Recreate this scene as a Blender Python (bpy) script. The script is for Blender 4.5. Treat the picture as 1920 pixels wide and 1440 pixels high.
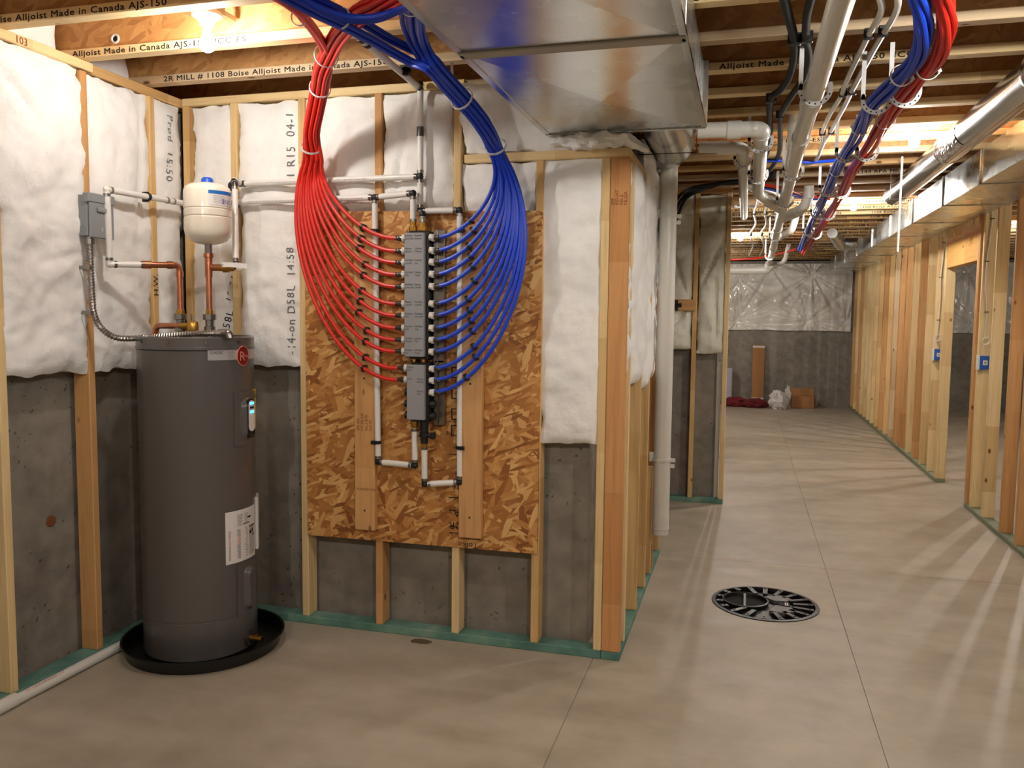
import bpy, bmesh, math, random
from mathutils import Vector, Matrix, noise
random.seed(7)
for o in list(bpy.data.objects): bpy.data.objects.remove(o)
scn = bpy.context.scene
col = scn.collection
R = math.radians

# ------------------------------------------------------------------ camera
H, F = 1.595, 1560.0
YAW, PIT, ROL = R(-15.66), R(-4.6), R(-0.62)
_f = Vector((math.sin(YAW)*math.cos(PIT), math.cos(YAW)*math.cos(PIT), math.sin(PIT)))
_r = Vector((math.cos(YAW), -math.sin(YAW), 0)); _d = _f.cross(_r)
RT = _r*math.cos(ROL) + _d*math.sin(ROL); DN = -_r*math.sin(ROL) + _d*math.cos(ROL); FW = _f
EYE = Vector((0, 0, H))
cam_d = bpy.data.cameras.new('camera'); cam = bpy.data.objects.new('camera', cam_d); col.objects.link(cam)
cam_d.sensor_width = 36; cam_d.lens = F/1920*36; cam_d.clip_start = 0.02; cam_d.clip_end = 100
UP, BK = -DN, -FW
cam.matrix_world = Matrix(((RT.x, UP.x, BK.x, EYE.x), (RT.y, UP.y, BK.y, EYE.y), (RT.z, UP.z, BK.z, EYE.z), (0, 0, 0, 1)))
scn.camera = cam
# ------------------------------------------------------------------ world, exposure (the light is the lamps)
w = bpy.data.worlds.new('world'); scn.world = w; w.use_nodes = True
w.node_tree.nodes['Background'].inputs[0].default_value = (0, 0, 0, 1)
scn.view_settings.view_transform = 'Standard'; scn.view_settings.look = 'None'
scn.view_settings.gamma = 1; scn.view_settings.use_curve_mapping = False
scn.view_settings.exposure = 1.82
BULB = 260.0               # strength of a bulb's glass; lamps differ in wattage

# ------------------------------------------------------------------ pixel -> place
def ray(x, y): return RT*((x-960)/F) + DN*((y-720)/F) + FW
def P(x, y, **k):
    d = ray(x, y); a, v = list(k.items())[0]; i = 'XYZ'.index(a)
    return EYE + d*((v-EYE[i])/d[i])
def hitcyl(x, y, cx, cy, r):
    d = ray(x, y); ox, oy = EYE.x-cx, EYE.y-cy
    a = d.x*d.x+d.y*d.y; b = 2*(ox*d.x+oy*d.y); c = ox*ox+oy*oy-r*r
    q = b*b-4*a*c
    t = (-b-math.sqrt(max(q, 0)))/(2*a)
    p = EYE+d*t
    return math.atan2(p.y-cy, p.x-cx), p.z
def C(r, g, b):
    return tuple((c/255/12.92 if c <= 10 else ((c/255+.055)/1.055)**2.4) for c in (r, g, b)) + (1,)

# ------------------------------------------------------------------ mesh collector
class B:
    def __init__(s): s.v = []; s.f = []
    def add(s, vs, fs):
        n = len(s.v); s.v += [tuple(v) for v in vs]; s.f += [tuple(i+n for i in f) for f in fs]; return s
    def box(s, a, b, bev=0):
        x0, y0, z0 = a; x1, y1, z1 = b
        x0, x1 = min(x0, x1), max(x0, x1); y0, y1 = min(y0, y1), max(y0, y1); z0, z1 = min(z0, z1), max(z0, z1)
        if bev <= 0:
            vs = [(x, y, z) for z in (z0, z1) for y in (y0, y1) for x in (x0, x1)]
            return s.add(vs, [(0, 2, 3, 1), (4, 5, 7, 6), (0, 1, 5, 4), (2, 6, 7, 3), (0, 4, 6, 2), (1, 3, 7, 5)])
        bm = bmesh.new(); bmesh.ops.create_cube(bm, size=1)
        for v in bm.verts: v.co = Vector(((x0+x1)/2+v.co.x*(x1-x0), (y0+y1)/2+v.co.y*(y1-y0), (z0+z1)/2+v.co.z*(z1-z0)))
        bmesh.ops.bevel(bm, geom=bm.edges[:], offset=bev, segments=1, affect='EDGES')
        bm.verts.index_update(); s.add([v.co for v in bm.verts], [[v.index for v in f.verts] for f in bm.faces]); bm.free(); return s
    def obox(s, c, ax, ay, az, hx, hy, hz):
        c = Vector(c); vs = [c+ax*(i*hx)+ay*(j*hy)+az*(k*hz) for k in (-1, 1) for j in (-1, 1) for i in (-1, 1)]
        return s.add(vs, [(0, 2, 3, 1), (4, 5, 7, 6), (0, 1, 5, 4), (2, 6, 7, 3), (0, 4, 6, 2), (1, 3, 7, 5)])
    def cyl(s, a, b, r0, r1=None, seg=16, caps=True):
        r1 = r0 if r1 is None else r1
        return s.rings([(Vector(a), r0), (Vector(b), r1)], seg, caps)
    def rings(s, prs, seg=16, caps=True):
        pts = [Vector(p) for p, _ in prs]; n = len(pts)
        ts = []
        for i in range(n):
            a = pts[max(0, i-1)]; b = pts[min(n-1, i+1)]; t = b-a
            if t.length < 1e-9: t = ts[-1] if ts else Vector((0, 0, 1))
            ts.append(t.normalized())
        u = ts[0].orthogonal().normalized()
        vs = []
        for i in range(n):
            t = ts[i]; u = (u-t*u.dot(t))
            if u.length < 1e-6: u = t.orthogonal()
            u.normalize(); w_ = t.cross(u)
            for k in range(seg):
                a = 2*math.pi*k/seg; vs.append(pts[i]+(u*math.cos(a)+w_*math.sin(a))*prs[i][1])
        fs = [(i*seg+k, i*seg+(k+1) % seg, (i+1)*seg+(k+1) % seg, (i+1)*seg+k) for i in range(n-1) for k in range(seg)]
        if caps: fs += [tuple(reversed(range(seg))), tuple(range((n-1)*seg, n*seg))]
        return s.add(vs, fs)
    def tube(s, pts, r, seg=10, sub=6, caps=True):
        q = smooth(pts, sub) if sub else [Vector(p) for p in pts]
        return s.rings([(p, r) for p in q], seg, caps)
    def lathe(s, prof, c=(0, 0, 0), seg=32, axis='Z', caps=True):
        c = Vector(c); vs = []
        for r, h in prof:
            for k in range(seg):
                a = 2*math.pi*k/seg; x, y = r*math.cos(a), r*math.sin(a)
                vs.append(c+{'Z': Vector((x, y, h)), 'Y': Vector((x, h, y)), 'X': Vector((h, x, y))}[axis])
        n = len(prof)
        fs = [(i*seg+k, i*seg+(k+1) % seg, (i+1)*seg+(k+1) % seg, (i+1)*seg+k) for i in range(n-1) for k in range(seg)]
        if caps: fs += [tuple(reversed(range(seg))), tuple(range((n-1)*seg, n*seg))]
        return s.add(vs, fs)
    def torus(s, c, n, R_, r, seg=24, sg=8, a0=0, a1=2*math.pi, up=None):
        c = Vector(c); n = Vector(n).normalized(); u = (Vector(up)-n*Vector(up).dot(n)).normalized() if up is not None else n.orthogonal().normalized(); w_ = n.cross(u)
        full = abs(a1-a0-2*math.pi) < 1e-6
        pts = [c+(u*math.cos(a0+(a1-a0)*k/seg)+w_*math.sin(a0+(a1-a0)*k/seg))*R_ for k in range(seg+1)]
        return s.rings([(p, r) for p in pts], sg, not full)
    def strap(s, pts, width_dir, w_, t):
        # flat band following pts
        wd = Vector(width_dir).normalized(); pts = [Vector(p) for p in pts]; vs = []; n = len(pts)
        for i, p in enumerate(pts):
            tg = (pts[min(n-1, i+1)]-pts[max(0, i-1)]).normalized(); nn = tg.cross(wd).normalized()
            vs += [p+wd*w_/2+nn*t/2, p-wd*w_/2+nn*t/2, p-wd*w_/2-nn*t/2, p+wd*w_/2-nn*t/2]
        fs = [(i*4+k, i*4+(k+1) % 4, (i+1)*4+(k+1) % 4, (i+1)*4+k) for i in range(n-1) for k in range(4)]
        fs += [(3, 2, 1, 0), tuple(range((n-1)*4, n*4))]
        return s.add(vs, fs)
    def prism(s, poly, z0, z1):
        n = len(poly); vs = [(x, y, z0) for x, y in poly]+[(x, y, z1) for x, y in poly]
        return s.add(vs, [tuple(reversed(range(n))), tuple(range(n, 2*n))]+[(i, (i+1) % n, n+(i+1) % n, n+i) for i in range(n)])

def smooth(pts, sub=6):
    pts = [Vector(p) for p in pts]; n = len(pts)
    if n < 3: return pts
    out = []
    for i in range(n-1):
        p0 = pts[i-1] if i else pts[0]*2-pts[1]; p1 = pts[i]; p2 = pts[i+1]; p3 = pts[i+2] if i+2 < n else pts[-1]*2-pts[-2]
        for k in range(sub):
            t = k/sub
            out.append(.5*((2*p1)+(p2-p0)*t+(2*p0-5*p1+4*p2-p3)*t*t+(3*p1-p0-3*p2+p3)*t**3))
    out.append(pts[-1]); return out
def bezier(a, b, c, d, n=14):
    return [a*(1-t)**3+b*3*t*(1-t)**2+c*3*t*t*(1-t)+d*t**3 for t in [i/n for i in range(n+1)]]
def bend(pts, rad=.03, n=4):
    # polyline with rounded corners
    pts = [Vector(p) for p in pts]; out = [pts[0]]
    for i in range(1, len(pts)-1):
        a, p, b = pts[i-1], pts[i], pts[i+1]; r_ = min(rad, (a-p).length*.45, (b-p).length*.45)
        s_, e_ = p+(a-p).normalized()*r_, p+(b-p).normalized()*r_
        for k in range(n+1):
            t = k/n; out.append(s_*(1-t)**2+p*2*t*(1-t)+e_*t*t)
    out.append(pts[-1]); return out

ORG = {}
def tag(o, label=None, cat=None, group=None, kind=None):
    if label: o['label'] = label
    if cat: o['category'] = cat
    if group: o['group'] = group
    if kind: o['kind'] = kind
    return o
def finish(me, sm):
    me.validate(); me.update()
    if sm:
        for p in me.polygons: p.use_smooth = True
        try: me.set_sharp_from_angle(angle=R(40))
        except Exception: pass
def obj(name, b, mat, parent=None, sm=False, label=None, cat=None, group=None, kind=None, color=None, org=None):
    if parent is not None: og = ORG[parent.name]
    elif org is not None: og = Vector(org)
    else:
        xs = [v[0] for v in b.v]; ys = [v[1] for v in b.v]; zs = [v[2] for v in b.v]
        og = Vector(((min(xs)+max(xs))/2, (min(ys)+max(ys))/2, min(zs)))
    me = bpy.data.meshes.new(name)
    me.from_pydata([(v[0]-og.x, v[1]-og.y, v[2]-og.z) for v in b.v], [], b.f); finish(me, sm)
    bm = bmesh.new(); bm.from_mesh(me); bmesh.ops.recalc_face_normals(bm, faces=bm.faces); bm.to_mesh(me); bm.free()
    if mat: me.materials.append(mat)
    o = bpy.data.objects.new(name, me); col.objects.link(o)
    if parent is not None: o.parent = parent
    else: o.location = og
    ORG[o.name] = og
    if color: o.color = color
    return tag(o, label, cat, group, kind)
def thing(name, loc, label=None, cat=None, group=None, kind=None):
    o = bpy.data.objects.new(name, None); col.objects.link(o); o.location = loc; o.empty_display_size = .1
    ORG[o.name] = Vector(loc); return tag(o, label, cat, group, kind)

# ------------------------------------------------------------------ text
_tc = {}
def text_data(s, size, sx=1.0, spacing=1.0, align='LEFT'):
    k = (s, size, sx, spacing, align)
    if k in _tc: return _tc[k]
    cu = bpy.data.curves.new('txt', 'FONT'); cu.body = s; cu.size = size; cu.space_character = spacing; cu.align_x = align; cu.resolution_u = 2
    o = bpy.data.objects.new('txt', cu); col.objects.link(o)
    dg = bpy.context.evaluated_depsgraph_get(); me = o.evaluated_get(dg).to_mesh()
    vs = [(v.co.x*sx, v.co.y) for v in me.vertices]; fs = [tuple(p.vertices) for p in me.polygons]
    o.evaluated_get(dg).to_mesh_clear(); bpy.data.objects.remove(o); bpy.data.curves.remove(cu)
    _tc[k] = (vs, fs); return _tc[k]
def text(b, s, size, place, **k):
    vs, fs = text_data(s, size, **k); return b.add([place(x, y) for x, y in vs], fs)
def flat(o, u, v):
    o, u, v = Vector(o), Vector(u), Vector(v); return lambda x, y: o+u*x+v*y

# ------------------------------------------------------------------ materials
class N:
    def __init__(s, name):
        m = bpy.data.materials.new(name); m.use_nodes = True; s.m = m; s.t = m.node_tree; s.n = s.t.nodes; s.l = s.t.links
        s.p = s.n['Principled BSDF']
    def new(s, typ, **k):
        n = s.n.new(typ)
        for a, v in k.items():
            if a.startswith('i_'): n.inputs[int(a[2:])].default_value = v
            else: setattr(n, a, v)
        return n
    def link(s, a, b): s.l.new(a, b)
    def coord(s, scale=(1, 1, 1), typ='Object'):
        t = s.new('ShaderNodeTexCoord'); m = s.new('ShaderNodeMapping'); m.inputs['Scale'].default_value = scale
        s.link(t.outputs[typ], m.inputs[0]); return m.outputs[0]
    def noise(s, c, scale, detail=4, rough=.55):
        n = s.new('ShaderNodeTexNoise'); n.inputs['Scale'].default_value = scale; n.inputs['Detail'].default_value = detail; n.inputs['Roughness'].default_value = rough
        if c is not None: s.link(c, n.inputs['Vector'])
        return n.outputs[0]
    def ramp(s, f, stops):
        n = s.new('ShaderNodeValToRGB'); e = n.color_ramp.elements
        while len(e) < len(stops): e.new(.5)
        for i, (p, c) in enumerate(stops): e[i].position = p; e[i].color = c
        s.link(f, n.inputs[0]); return n.outputs[0]
    def mix(s, f, a, b, mode='MIX'):
        n = s.new('ShaderNodeMix', data_type='RGBA', blend_type=mode)
        for i, v in ((0, f), (6, a), (7, b)):
            if hasattr(v, 'links') or hasattr(v, 'is_linked'): s.link(v, n.inputs[i])
            else: n.inputs[i].default_value = v
        return n.outputs[2]
    def math(s, op, a, b=0.0, c=None):
        n = s.new('ShaderNodeMath', operation=op)
        for i, v in enumerate((a, b) if c is None else (a, b, c)):
            if hasattr(v, 'is_linked'): s.link(v, n.inputs[i])
            else: n.inputs[i].default_value = v
        return n.outputs[0]
    def bump(s, h, strength=.3, dist=.01):
        n = s.new('ShaderNodeBump'); n.inputs['Strength'].default_value = strength; n.inputs['Distance'].default_value = dist
        s.link(h, n.inputs['Height']); s.link(n.outputs[0], s.p.inputs['Normal']); return n
    def set(s, **k):
        for a, v in k.items():
            i = s.p.inputs[a.replace('_', ' ')]
            if hasattr(v, 'is_linked'): s.link(v, i)
            else: i.default_value = v
        return s.m
def plain(name, c, rough=.5, metal=0.0, **k):
    n = N(name); return n.set(Base_Color=c, Roughness=rough, Metallic=metal, **k)
M = {}
def wood(name, axis, hand=None):
    n = N(name); sc = [26, 26, 26]; sc['XYZ'.index(axis)] = 1.4
    info = n.new('ShaderNodeObjectInfo')
    tc = n.new('ShaderNodeTexCoord'); off = n.new('ShaderNodeVectorMath', operation='ADD')
    cmb = n.new('ShaderNodeCombineXYZ'); rr = n.math('MULTIPLY', info.outputs['Random'], 37.0)
    for i in range(3): n.link(rr, cmb.inputs[i])
    n.link(tc.outputs['Object'], off.inputs[0]); n.link(cmb.outputs[0], off.inputs[1])
    mp = n.new('ShaderNodeMapping'); mp.inputs['Scale'].default_value = sc; n.link(off.outputs[0], mp.inputs[0])
    g = n.noise(mp.outputs[0], 1.0, 5, .6)
    g2 = n.ramp(g, [(.3, (.76, .72, .68, 1)), (.5, (1, 1, 1, 1)), (.72, (.86, .84, .80, 1))])
    # finger-jointed lengths differ in tone
    sep = n.new('ShaderNodeSeparateXYZ'); n.link(off.outputs[0], sep.inputs[0])
    fl = n.math('FLOOR', n.math('MULTIPLY', sep.outputs['XYZ'.index(axis)], 1.9))
    wn = n.new('ShaderNodeTexWhiteNoise', noise_dimensions='2D'); c2 = n.new('ShaderNodeCombineXYZ'); n.link(fl, c2.inputs[0]); n.link(rr, c2.inputs[1]); n.link(c2.outputs[0], wn.inputs['Vector'])
    tone = n.ramp(wn.outputs['Value'], [(0, (.78, .68, .56, 1)), (.35, (.94, .90, .84, 1)), (1, (1.0, 1.0, 1.0, 1))])
    k1 = n.mix(1.0, info.outputs['Color'], g2, 'MULTIPLY'); k2 = n.mix(.85, k1, tone, 'MULTIPLY')
    # knots
    ks = [7, 7, 7]; ks['XYZ'.index(axis)] = 3.2
    mk = n.new('ShaderNodeMapping'); mk.inputs['Scale'].default_value = ks; n.link(off.outputs[0], mk.inputs[0])
    vo = n.new('ShaderNodeTexVoronoi'); vo.inputs['Scale'].default_value = 1.0; n.link(mk.outputs[0], vo.inputs['Vector'])
    kd = n.ramp(vo.outputs['Distance'], [(.0, (.16, .075, .03, 1)), (.045, (.25, .13, .06, 1)), (.085, (1, 1, 1, 1))])
    k3 = n.mix(1.0, k2, kd, 'MULTIPLY')
    n.bump(g, .12, .004)
    return n.set(Base_Color=k3, Roughness=.72)
for a in 'XYZ': M['wood'+a] = wood('wood_'+a.lower(), a)
PALE, TAN, RED, GREY = C(238, 212, 160), C(226, 190, 132), C(212, 164, 108), C(214, 190, 154)
TONES = [PALE, PALE, TAN, TAN, RED, GREY]
def treated():
    n = N('treated_lumber'); c = n.coord((3, 3, 3)); a = n.noise(c, 2.2, 5); 
    k = n.ramp(a, [(.3, C(74, 116, 106)), (.55, C(104, 146, 132)), (.75, C(138, 164, 146))]); return n.set(Base_Color=k, Roughness=.8)
M['treated'] = treated()
M['treated_far'] = plain('weathered_treated_lumber', C(132, 140, 112), .8)
def osb(name, s=1.0, cols=None, rot=(0, 0, 0), dark=1.0):
    n = N(name); tc = n.new('ShaderNodeTexCoord')
    mp0 = n.new('ShaderNodeMapping'); mp0.inputs['Rotation'].default_value = rot; n.link(tc.outputs['Object'], mp0.inputs[0])
    cols = cols or [(0, C(106, 58, 20)), (.2, C(158, 100, 44)), (.6, C(194, 136, 70)), (1, C(230, 190, 124))]
    base = None; hgt = None
    for i, ang in enumerate((82, 130, 40, 8, 104, 155, 66, 22)):
        mp = n.new('ShaderNodeMapping', vector_type='TEXTURE'); mp.inputs['Rotation'].default_value = (0, 0, R(ang)); mp.inputs['Location'].default_value = (i*1.37, i*.71, 0)
        kf = (1.25, .8, 1.0, .6, 1.1, .7, .9, .5)[i]; mp.inputs['Scale'].default_value = (.100*kf/s, .022*kf/s, 10)
        n.link(mp0.outputs[0], mp.inputs[0])
        dn = n.new('ShaderNodeTexNoise'); dn.inputs['Scale'].default_value = 1.3; n.link(mp.outputs[0], dn.inputs['Vector'])
        ad = n.mix(.22, mp.outputs[0], dn.outputs['Color'])
        vo = n.new('ShaderNodeTexVoronoi', voronoi_dimensions='2D'); vo.inputs['Scale'].default_value = 1.0; n.link(ad, vo.inputs['Vector'])
        sp = n.new('ShaderNodeSeparateColor'); n.link(vo.outputs['Color'], sp.inputs[0])
        gm = n.new('ShaderNodeMapping'); gm.inputs['Scale'].default_value = (.6, 7, 1); n.link(mp.outputs[0], gm.inputs[0])
        gr = n.noise(gm.outputs[0], 1.5, 3)
        kk = n.ramp(n.math('ADD', n.math('MULTIPLY', sp.outputs[0], .82), n.math('MULTIPLY', gr, .2)), cols)
        if base is None: base = kk; hgt = sp.outputs[1]
        else:
            sel = n.math('GREATER_THAN', sp.outputs[2], .72); base = n.mix(sel, base, kk)
            hgt = n.math('ADD', n.math('MULTIPLY', hgt, n.math('SUBTRACT', 1.0, sel)), n.math('MULTIPLY', sel, sp.outputs[1]))
    n.bump(hgt, .35, .003)
    return n.set(Base_Color=base, Roughness=.62)
M['osb'] = osb('oriented_strand_board', 1.0, rot=(R(-90), 0, 0))
M['osb_web'] = osb('joist_web_strand_board', .7, [(0, C(154, 106, 58)), (.3, C(178, 128, 74)), (.7, C(190, 142, 86)), (1, C(202, 156, 98))], rot=(R(-90), 0, 0))
M['osb_deck'] = osb('subfloor_strand_board', .8, [(0, C(100, 66, 34)), (.5, C(160, 112, 62)), (1, C(190, 146, 90))])
def concrete():
    n = N('poured_concrete'); c = n.coord(); a = n.noise(c, 1.3, 6, .62); b_ = n.noise(c, 9, 5)
    k = n.ramp(a, [(.25, C(102, 96, 88)), (.5, C(132, 126, 116)), (.75, C(158, 150, 138))]); k = n.mix(.35, k, n.ramp(b_, [(.3, C(98, 92, 84)), (.7, C(176, 168, 156))]))
    vo = n.new('ShaderNodeTexVoronoi'); vo.inputs['Scale'].default_value = 26; n.link(n.mix(.08, c, n.noise(c, 20)), vo.inputs['Vector'])
    wn = n.noise(c, 5, 2); pit = n.math('MULTIPLY', n.math('LESS_THAN', vo.outputs['Distance'], .17), n.math('GREATER_THAN', wn, .52))
    k = n.mix(n.math('MULTIPLY', pit, .7), k, C(58, 52, 46))
    hh = n.math('SUBTRACT', n.math('ADD', n.math('MULTIPLY', b_, .5), a), pit); n.bump(hh, .45, .008)
    return n.set(Base_Color=k, Roughness=.85)
M['concrete'] = concrete()
def floor_mat():
    n = N('trowelled_concrete'); c = n.coord(); a = n.noise(c, .9, 7, .6); b_ = n.noise(c, 4.5, 6, .6)
    st = n.coord((.5, 2.2, 1)); s_ = n.noise(st, 2.0, 5, .65)
    k = n.ramp(a, [(.3, C(158, 148, 130)), (.5, C(176, 166, 148)), (.7, C(192, 183, 166))])
    k = n.mix(.35, k, n.ramp(b_, [(.35, C(150, 139, 120)), (.65, C(200, 191, 174))])); k = n.mix(.22, k, n.ramp(s_, [(.4, C(158, 146, 124)), (.62, C(206, 198, 182))]))
    n.bump(b_, .06, .004); rg = n.ramp(s_, [(.35, (.42, .42, .42, 1)), (.65, (.60, .60, .60, 1))])
    return n.set(Base_Color=k, Roughness=rg)
M['floor'] = floor_mat()
def fiberglass(name='white_fiberglass', tint=(251, 250, 247)):
    n = N(name); c = n.coord(); a = n.noise(c, 42, 6, .7); b_ = n.noise(c, 5, 5)
    k = n.ramp(b_, [(.3, C(*[t-14 for t in tint])), (.6, C(*tint))]); h = n.math('ADD', a, n.math('MULTIPLY', b_, 1.2)); n.bump(h, .38, .012)
    return n.set(Base_Color=k, Roughness=.95)
M['glass_wool'] = fiberglass()
M['glass_wool_far'] = fiberglass('cream_fiberglass', (238, 236, 220))
def galv(name, rough=.32, base=(196, 200, 198)):
    n = N(name); c = n.coord(); a = n.noise(c, 3, 4)
    k = n.mix(.3, C(*base), n.ramp(a, [(.3, C(176, 180, 178)), (.7, C(224, 226, 222))]))
    return n.set(Base_Color=k, Roughness=n.ramp(a, [(.3, (rough-.04,)*3+(1,)), (.7, (rough+.05,)*3+(1,))]), Metallic=1.0)
M['galv'] = galv('galvanised_sheet', .27, (214, 217, 216)); M['galv_bright'] = galv('bright_galvanised_pipe', .2, (212, 214, 214)); M['mastic'] = plain('grey_duct_sealant', C(176, 172, 160), .7)
M['foil'] = galv('foil_tape', .14, (226, 226, 226))
M['tape'] = M['foil']
M['red'] = plain('red_plastic_tube', C(214, 40, 28), .38); M['blue'] = plain('blue_plastic_tube', C(20, 66, 204), .38)
M['white_pipe'] = plain('white_plastic_pipe', C(236, 234, 230), .35); M['pvc'] = plain('white_drain_plastic', C(226, 224, 216), .32)
M['black'] = plain('black_plastic', C(20, 20, 22), .45); M['black_rubber'] = plain('black_foam_sleeve', C(34, 33, 34), .7); M['ink'] = plain('black_ink', C(26, 22, 22), .8); M['grey_ink'] = plain('faded_grey_ink', C(116, 116, 118), .9); M['brown_ink'] = plain('brown_stamp_ink', C(118, 62, 34), .9)
M['steel'] = plain('crimp_steel', C(150, 146, 140), .3, 1.0); M['dark_steel'] = plain('dark_clamp_steel', C(92, 88, 84), .35, .9)
M['copper'] = (lambda n: n.set(Base_Color=n.ramp(n.noise(n.coord((1, 1, .3)), 14, 4), [(.3, C(178, 112, 80)), (.6, C(216, 150, 116)), (.8, C(226, 176, 146))]), Metallic=1.0, Roughness=.3))(N('copper'))
M['brass'] = plain('brass', C(206, 160, 78), .3, 1.0)
M['heater'] = plain('grey_enamel', C(92, 88, 86), .3, 0.0, Coat_Weight=.3, Coat_Roughness=.2); M['heater_dark'] = plain('dark_grey_plastic', C(58, 54, 54), .45)
M['panel_grey'] = plain('grey_painted_steel', C(142, 146, 150), .4); M['manifold_grey'] = plain('grey_manifold_cover', C(150, 151, 154), .45)
M['label_white'] = plain('white_label', C(232, 230, 228), .5); M['label_silver'] = plain('silver_label', C(190, 188, 190), .35, .3); M['label_yellow'] = plain('yellow_label', C(226, 196, 44), .5); M['badge_red'] = plain('dark_red_badge', C(130, 18, 20), .4); M['badge_pink'] = plain('pale_badge_print', C(226, 150, 136), .5)
M['label_blue'] = plain('blue_print', C(24, 110, 190), .5); M['label_pink'] = plain('pink_print', C(214, 160, 150), .6); M['label_grey'] = plain('grey_print', C(150, 146, 146), .6); M['purple'] = plain('purple_print', C(84, 70, 170), .5)
M['tank'] = plain('cream_enamel', C(238, 232, 216), .18, 0.0, Coat_Weight=.5); M['cap_blue'] = plain('blue_cap', C(28, 84, 200), .4); M['box_blue'] = plain('blue_box_plastic', C(26, 88, 178), .45)
M['porcelain'] = plain('white_porcelain', C(236, 232, 224), .35)
M['nylon'] = plain('clear_white_nylon', C(232, 232, 232), .4, 0.0, Transmission_Weight=.25); M['cable'] = plain('white_cable_jacket', C(230, 224, 208), .5)
M['rust'] = plain('rusted_form_tie', C(120, 70, 34), .9); M['damp'] = plain('damp_stain', C(104, 88, 68), .6)
M['cardboard'] = plain('brown_cardboard', C(164, 118, 74), .85); M['plastic_film'] = None
M['maroon'] = plain('dark_red_cloth', C(110, 26, 34), .9); M['paper'] = plain('crumpled_white_paper', C(214, 208, 206), .8); M['lilac'] = plain('pale_printed_board', C(176, 170, 186), .7)
M['pan'] = plain('black_pan_plastic', C(18, 18, 18), .3); M['sump'] = plain('black_sump_plastic', C(20, 19, 19), .4); M['sump_grey'] = plain('dark_grey_sump_plate', C(92, 89, 86), .42); M['dark'] = plain('dark_interior', C(12, 11, 10), .9)
def film():
    n = N('clear_polythene_film'); return n.set(Base_Color=C(226, 222, 214), Roughness=.16, Alpha=1.0, Specular_IOR_Level=.6)
M['film'] = film()
def bulb_mat(k):
    n = N('lit_bulb'); return n.set(Base_Color=(1, 1, 1, 1), Emission_Color=C(255, 250, 243), Emission_Strength=BULB*k)
def led(): n = N('blue_indicator_light'); return n.set(Base_Color=C(40, 160, 255), Emission_Color=C(40, 150, 255), Emission_Strength=2.5)
M['led'] = led()

# ================================================================== THE SETTING
TP = 2.70                      # underside of the joists
YW = 3.762                     # face of the framed wall that carries the manifold
XL = -2.84                     # face of the left framed wall
XS = -0.521                    # face of the short return wall at the corner
XR = 1.86                      # face of the partition on the right
YB = 16.50                     # far wall
SU = (0.149, 4.80, 0.292)      # sump centre and radius
# ---- floor: slabs with sawn joints
fl = B(); xs = [-4.2, -.6475, -.6425, .5395, .5425, 5.4]; ys = [-4.2, 4.40, 5.20, 5.6135, 5.6165, 17.0]
for i in range(5):
    for j in range(5):
        x0, x1, y0, y1 = xs[i], xs[i+1], ys[j], ys[j+1]; gr = i in (1, 3) or j == 3
        if i == 2 and j == 1:
            n = 48; sq = []; ci = []
            for k in range(n):
                a = 2*math.pi*k/n; c_, s_ = math.cos(a), math.sin(a)
                tx = ((x1-SU[0]) if c_ > 0 else (x0-SU[0]))/c_ if abs(c_) > 1e-9 else 1e9; ty = ((y1-SU[1]) if s_ > 0 else (y0-SU[1]))/s_ if abs(s_) > 1e-9 else 1e9
                t = min(tx, ty); sq.append((SU[0]+c_*t, SU[1]+s_*t, 0)); ci.append((SU[0]+c_*SU[2], SU[1]+s_*SU[2], 0))
            lo = [(p[0], p[1], -.12) for p in ci]
            fl.add(sq+ci+lo, [(k, (k+1) % n, n+(k+1) % n, n+k) for k in range(n)]+[(n+k, n+(k+1) % n, 2*n+(k+1) % n, 2*n+k) for k in range(n)])
            for cx in (x0, x1):
                for cy in (y0, y1):   # corner triangles
                    ks = sorted(range(n), key=lambda k: (sq[k][0]-cx)**2+(sq[k][1]-cy)**2)[:2]
                    fl.add([(cx, cy, 0), sq[ks[0]], sq[ks[1]]], [(0, 1, 2)])
        else: fl.box((x0, y0, -.12), (x1, y1, -.005 if gr else 0))
obj('floor', fl, M['floor'], kind='structure', org=(0, 0, 0))

# ---- ceiling: subfloor deck with I-joists
ce = obj('ceiling', B().box((-4.2, -4.2, 3.0), (5.4, 17, 3.02)), M['osb_deck'], kind='structure', org=(0, 0, 3.0))
JX0, JX1, JW = -3.05, 5.3, .0635
def jy(k): return 3.135+.4215*k
def print_mesh(st):
    tv, tf = text_data(st, .034, 1.38, 1.10); me = bpy.data.meshes.new('printed_text'); sh = [(0, 0), (.0013, 0), (.0013, .0011), (0, .0011)]; n_ = len(tv)   # heavy stamped strokes
    me.from_pydata([(x+a, -.00006*q, y+b_) for q, (a, b_) in enumerate(sh) for x, y in tv], [], [tuple(i+q*n_ for i in f) for q in range(4) for f in tf]); me.materials.append(M['ink']); return me, max(v[0] for v in tv)
PR_A = print_mesh('1108 Boise Alljoist Made in Canada AJS-150'); PR_B = print_mesh('Alljoist Made in Canada AJS-150  ICC-ES'); PR_C = print_mesh('2R MILL # 1108 Boise Alljoist Made in Canada AJS-150'); PR_D = print_mesh('ICC-ES ESR-1144 APA MILL 1108 Boise Alljoist Made in Canada')
def pxx(x, k): return P(x, 100, Y=jy(k)-JW).x
PRINTS = {-1: [(PR_A, -2.985)], 0: [(PR_B, -2.87), (PR_B, pxx(1742, 0)-1.02)], 1: [(PR_C, -2.735)], 2: [(PR_B, -.155)], 6: [(PR_B, -.46)], 9: [(PR_D, .5)]}
def sub(name, me, parent, loc, color=None):
    o = bpy.data.objects.new(name, me); col.objects.link(o); o.parent = parent; o.location = loc
    if color: o.color = color
    return o
def mk(name, b, mat):
    me = bpy.data.meshes.new(name); me.from_pydata(b.v, [], b.f); me.update(); me.materials.append(mat); return me
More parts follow.
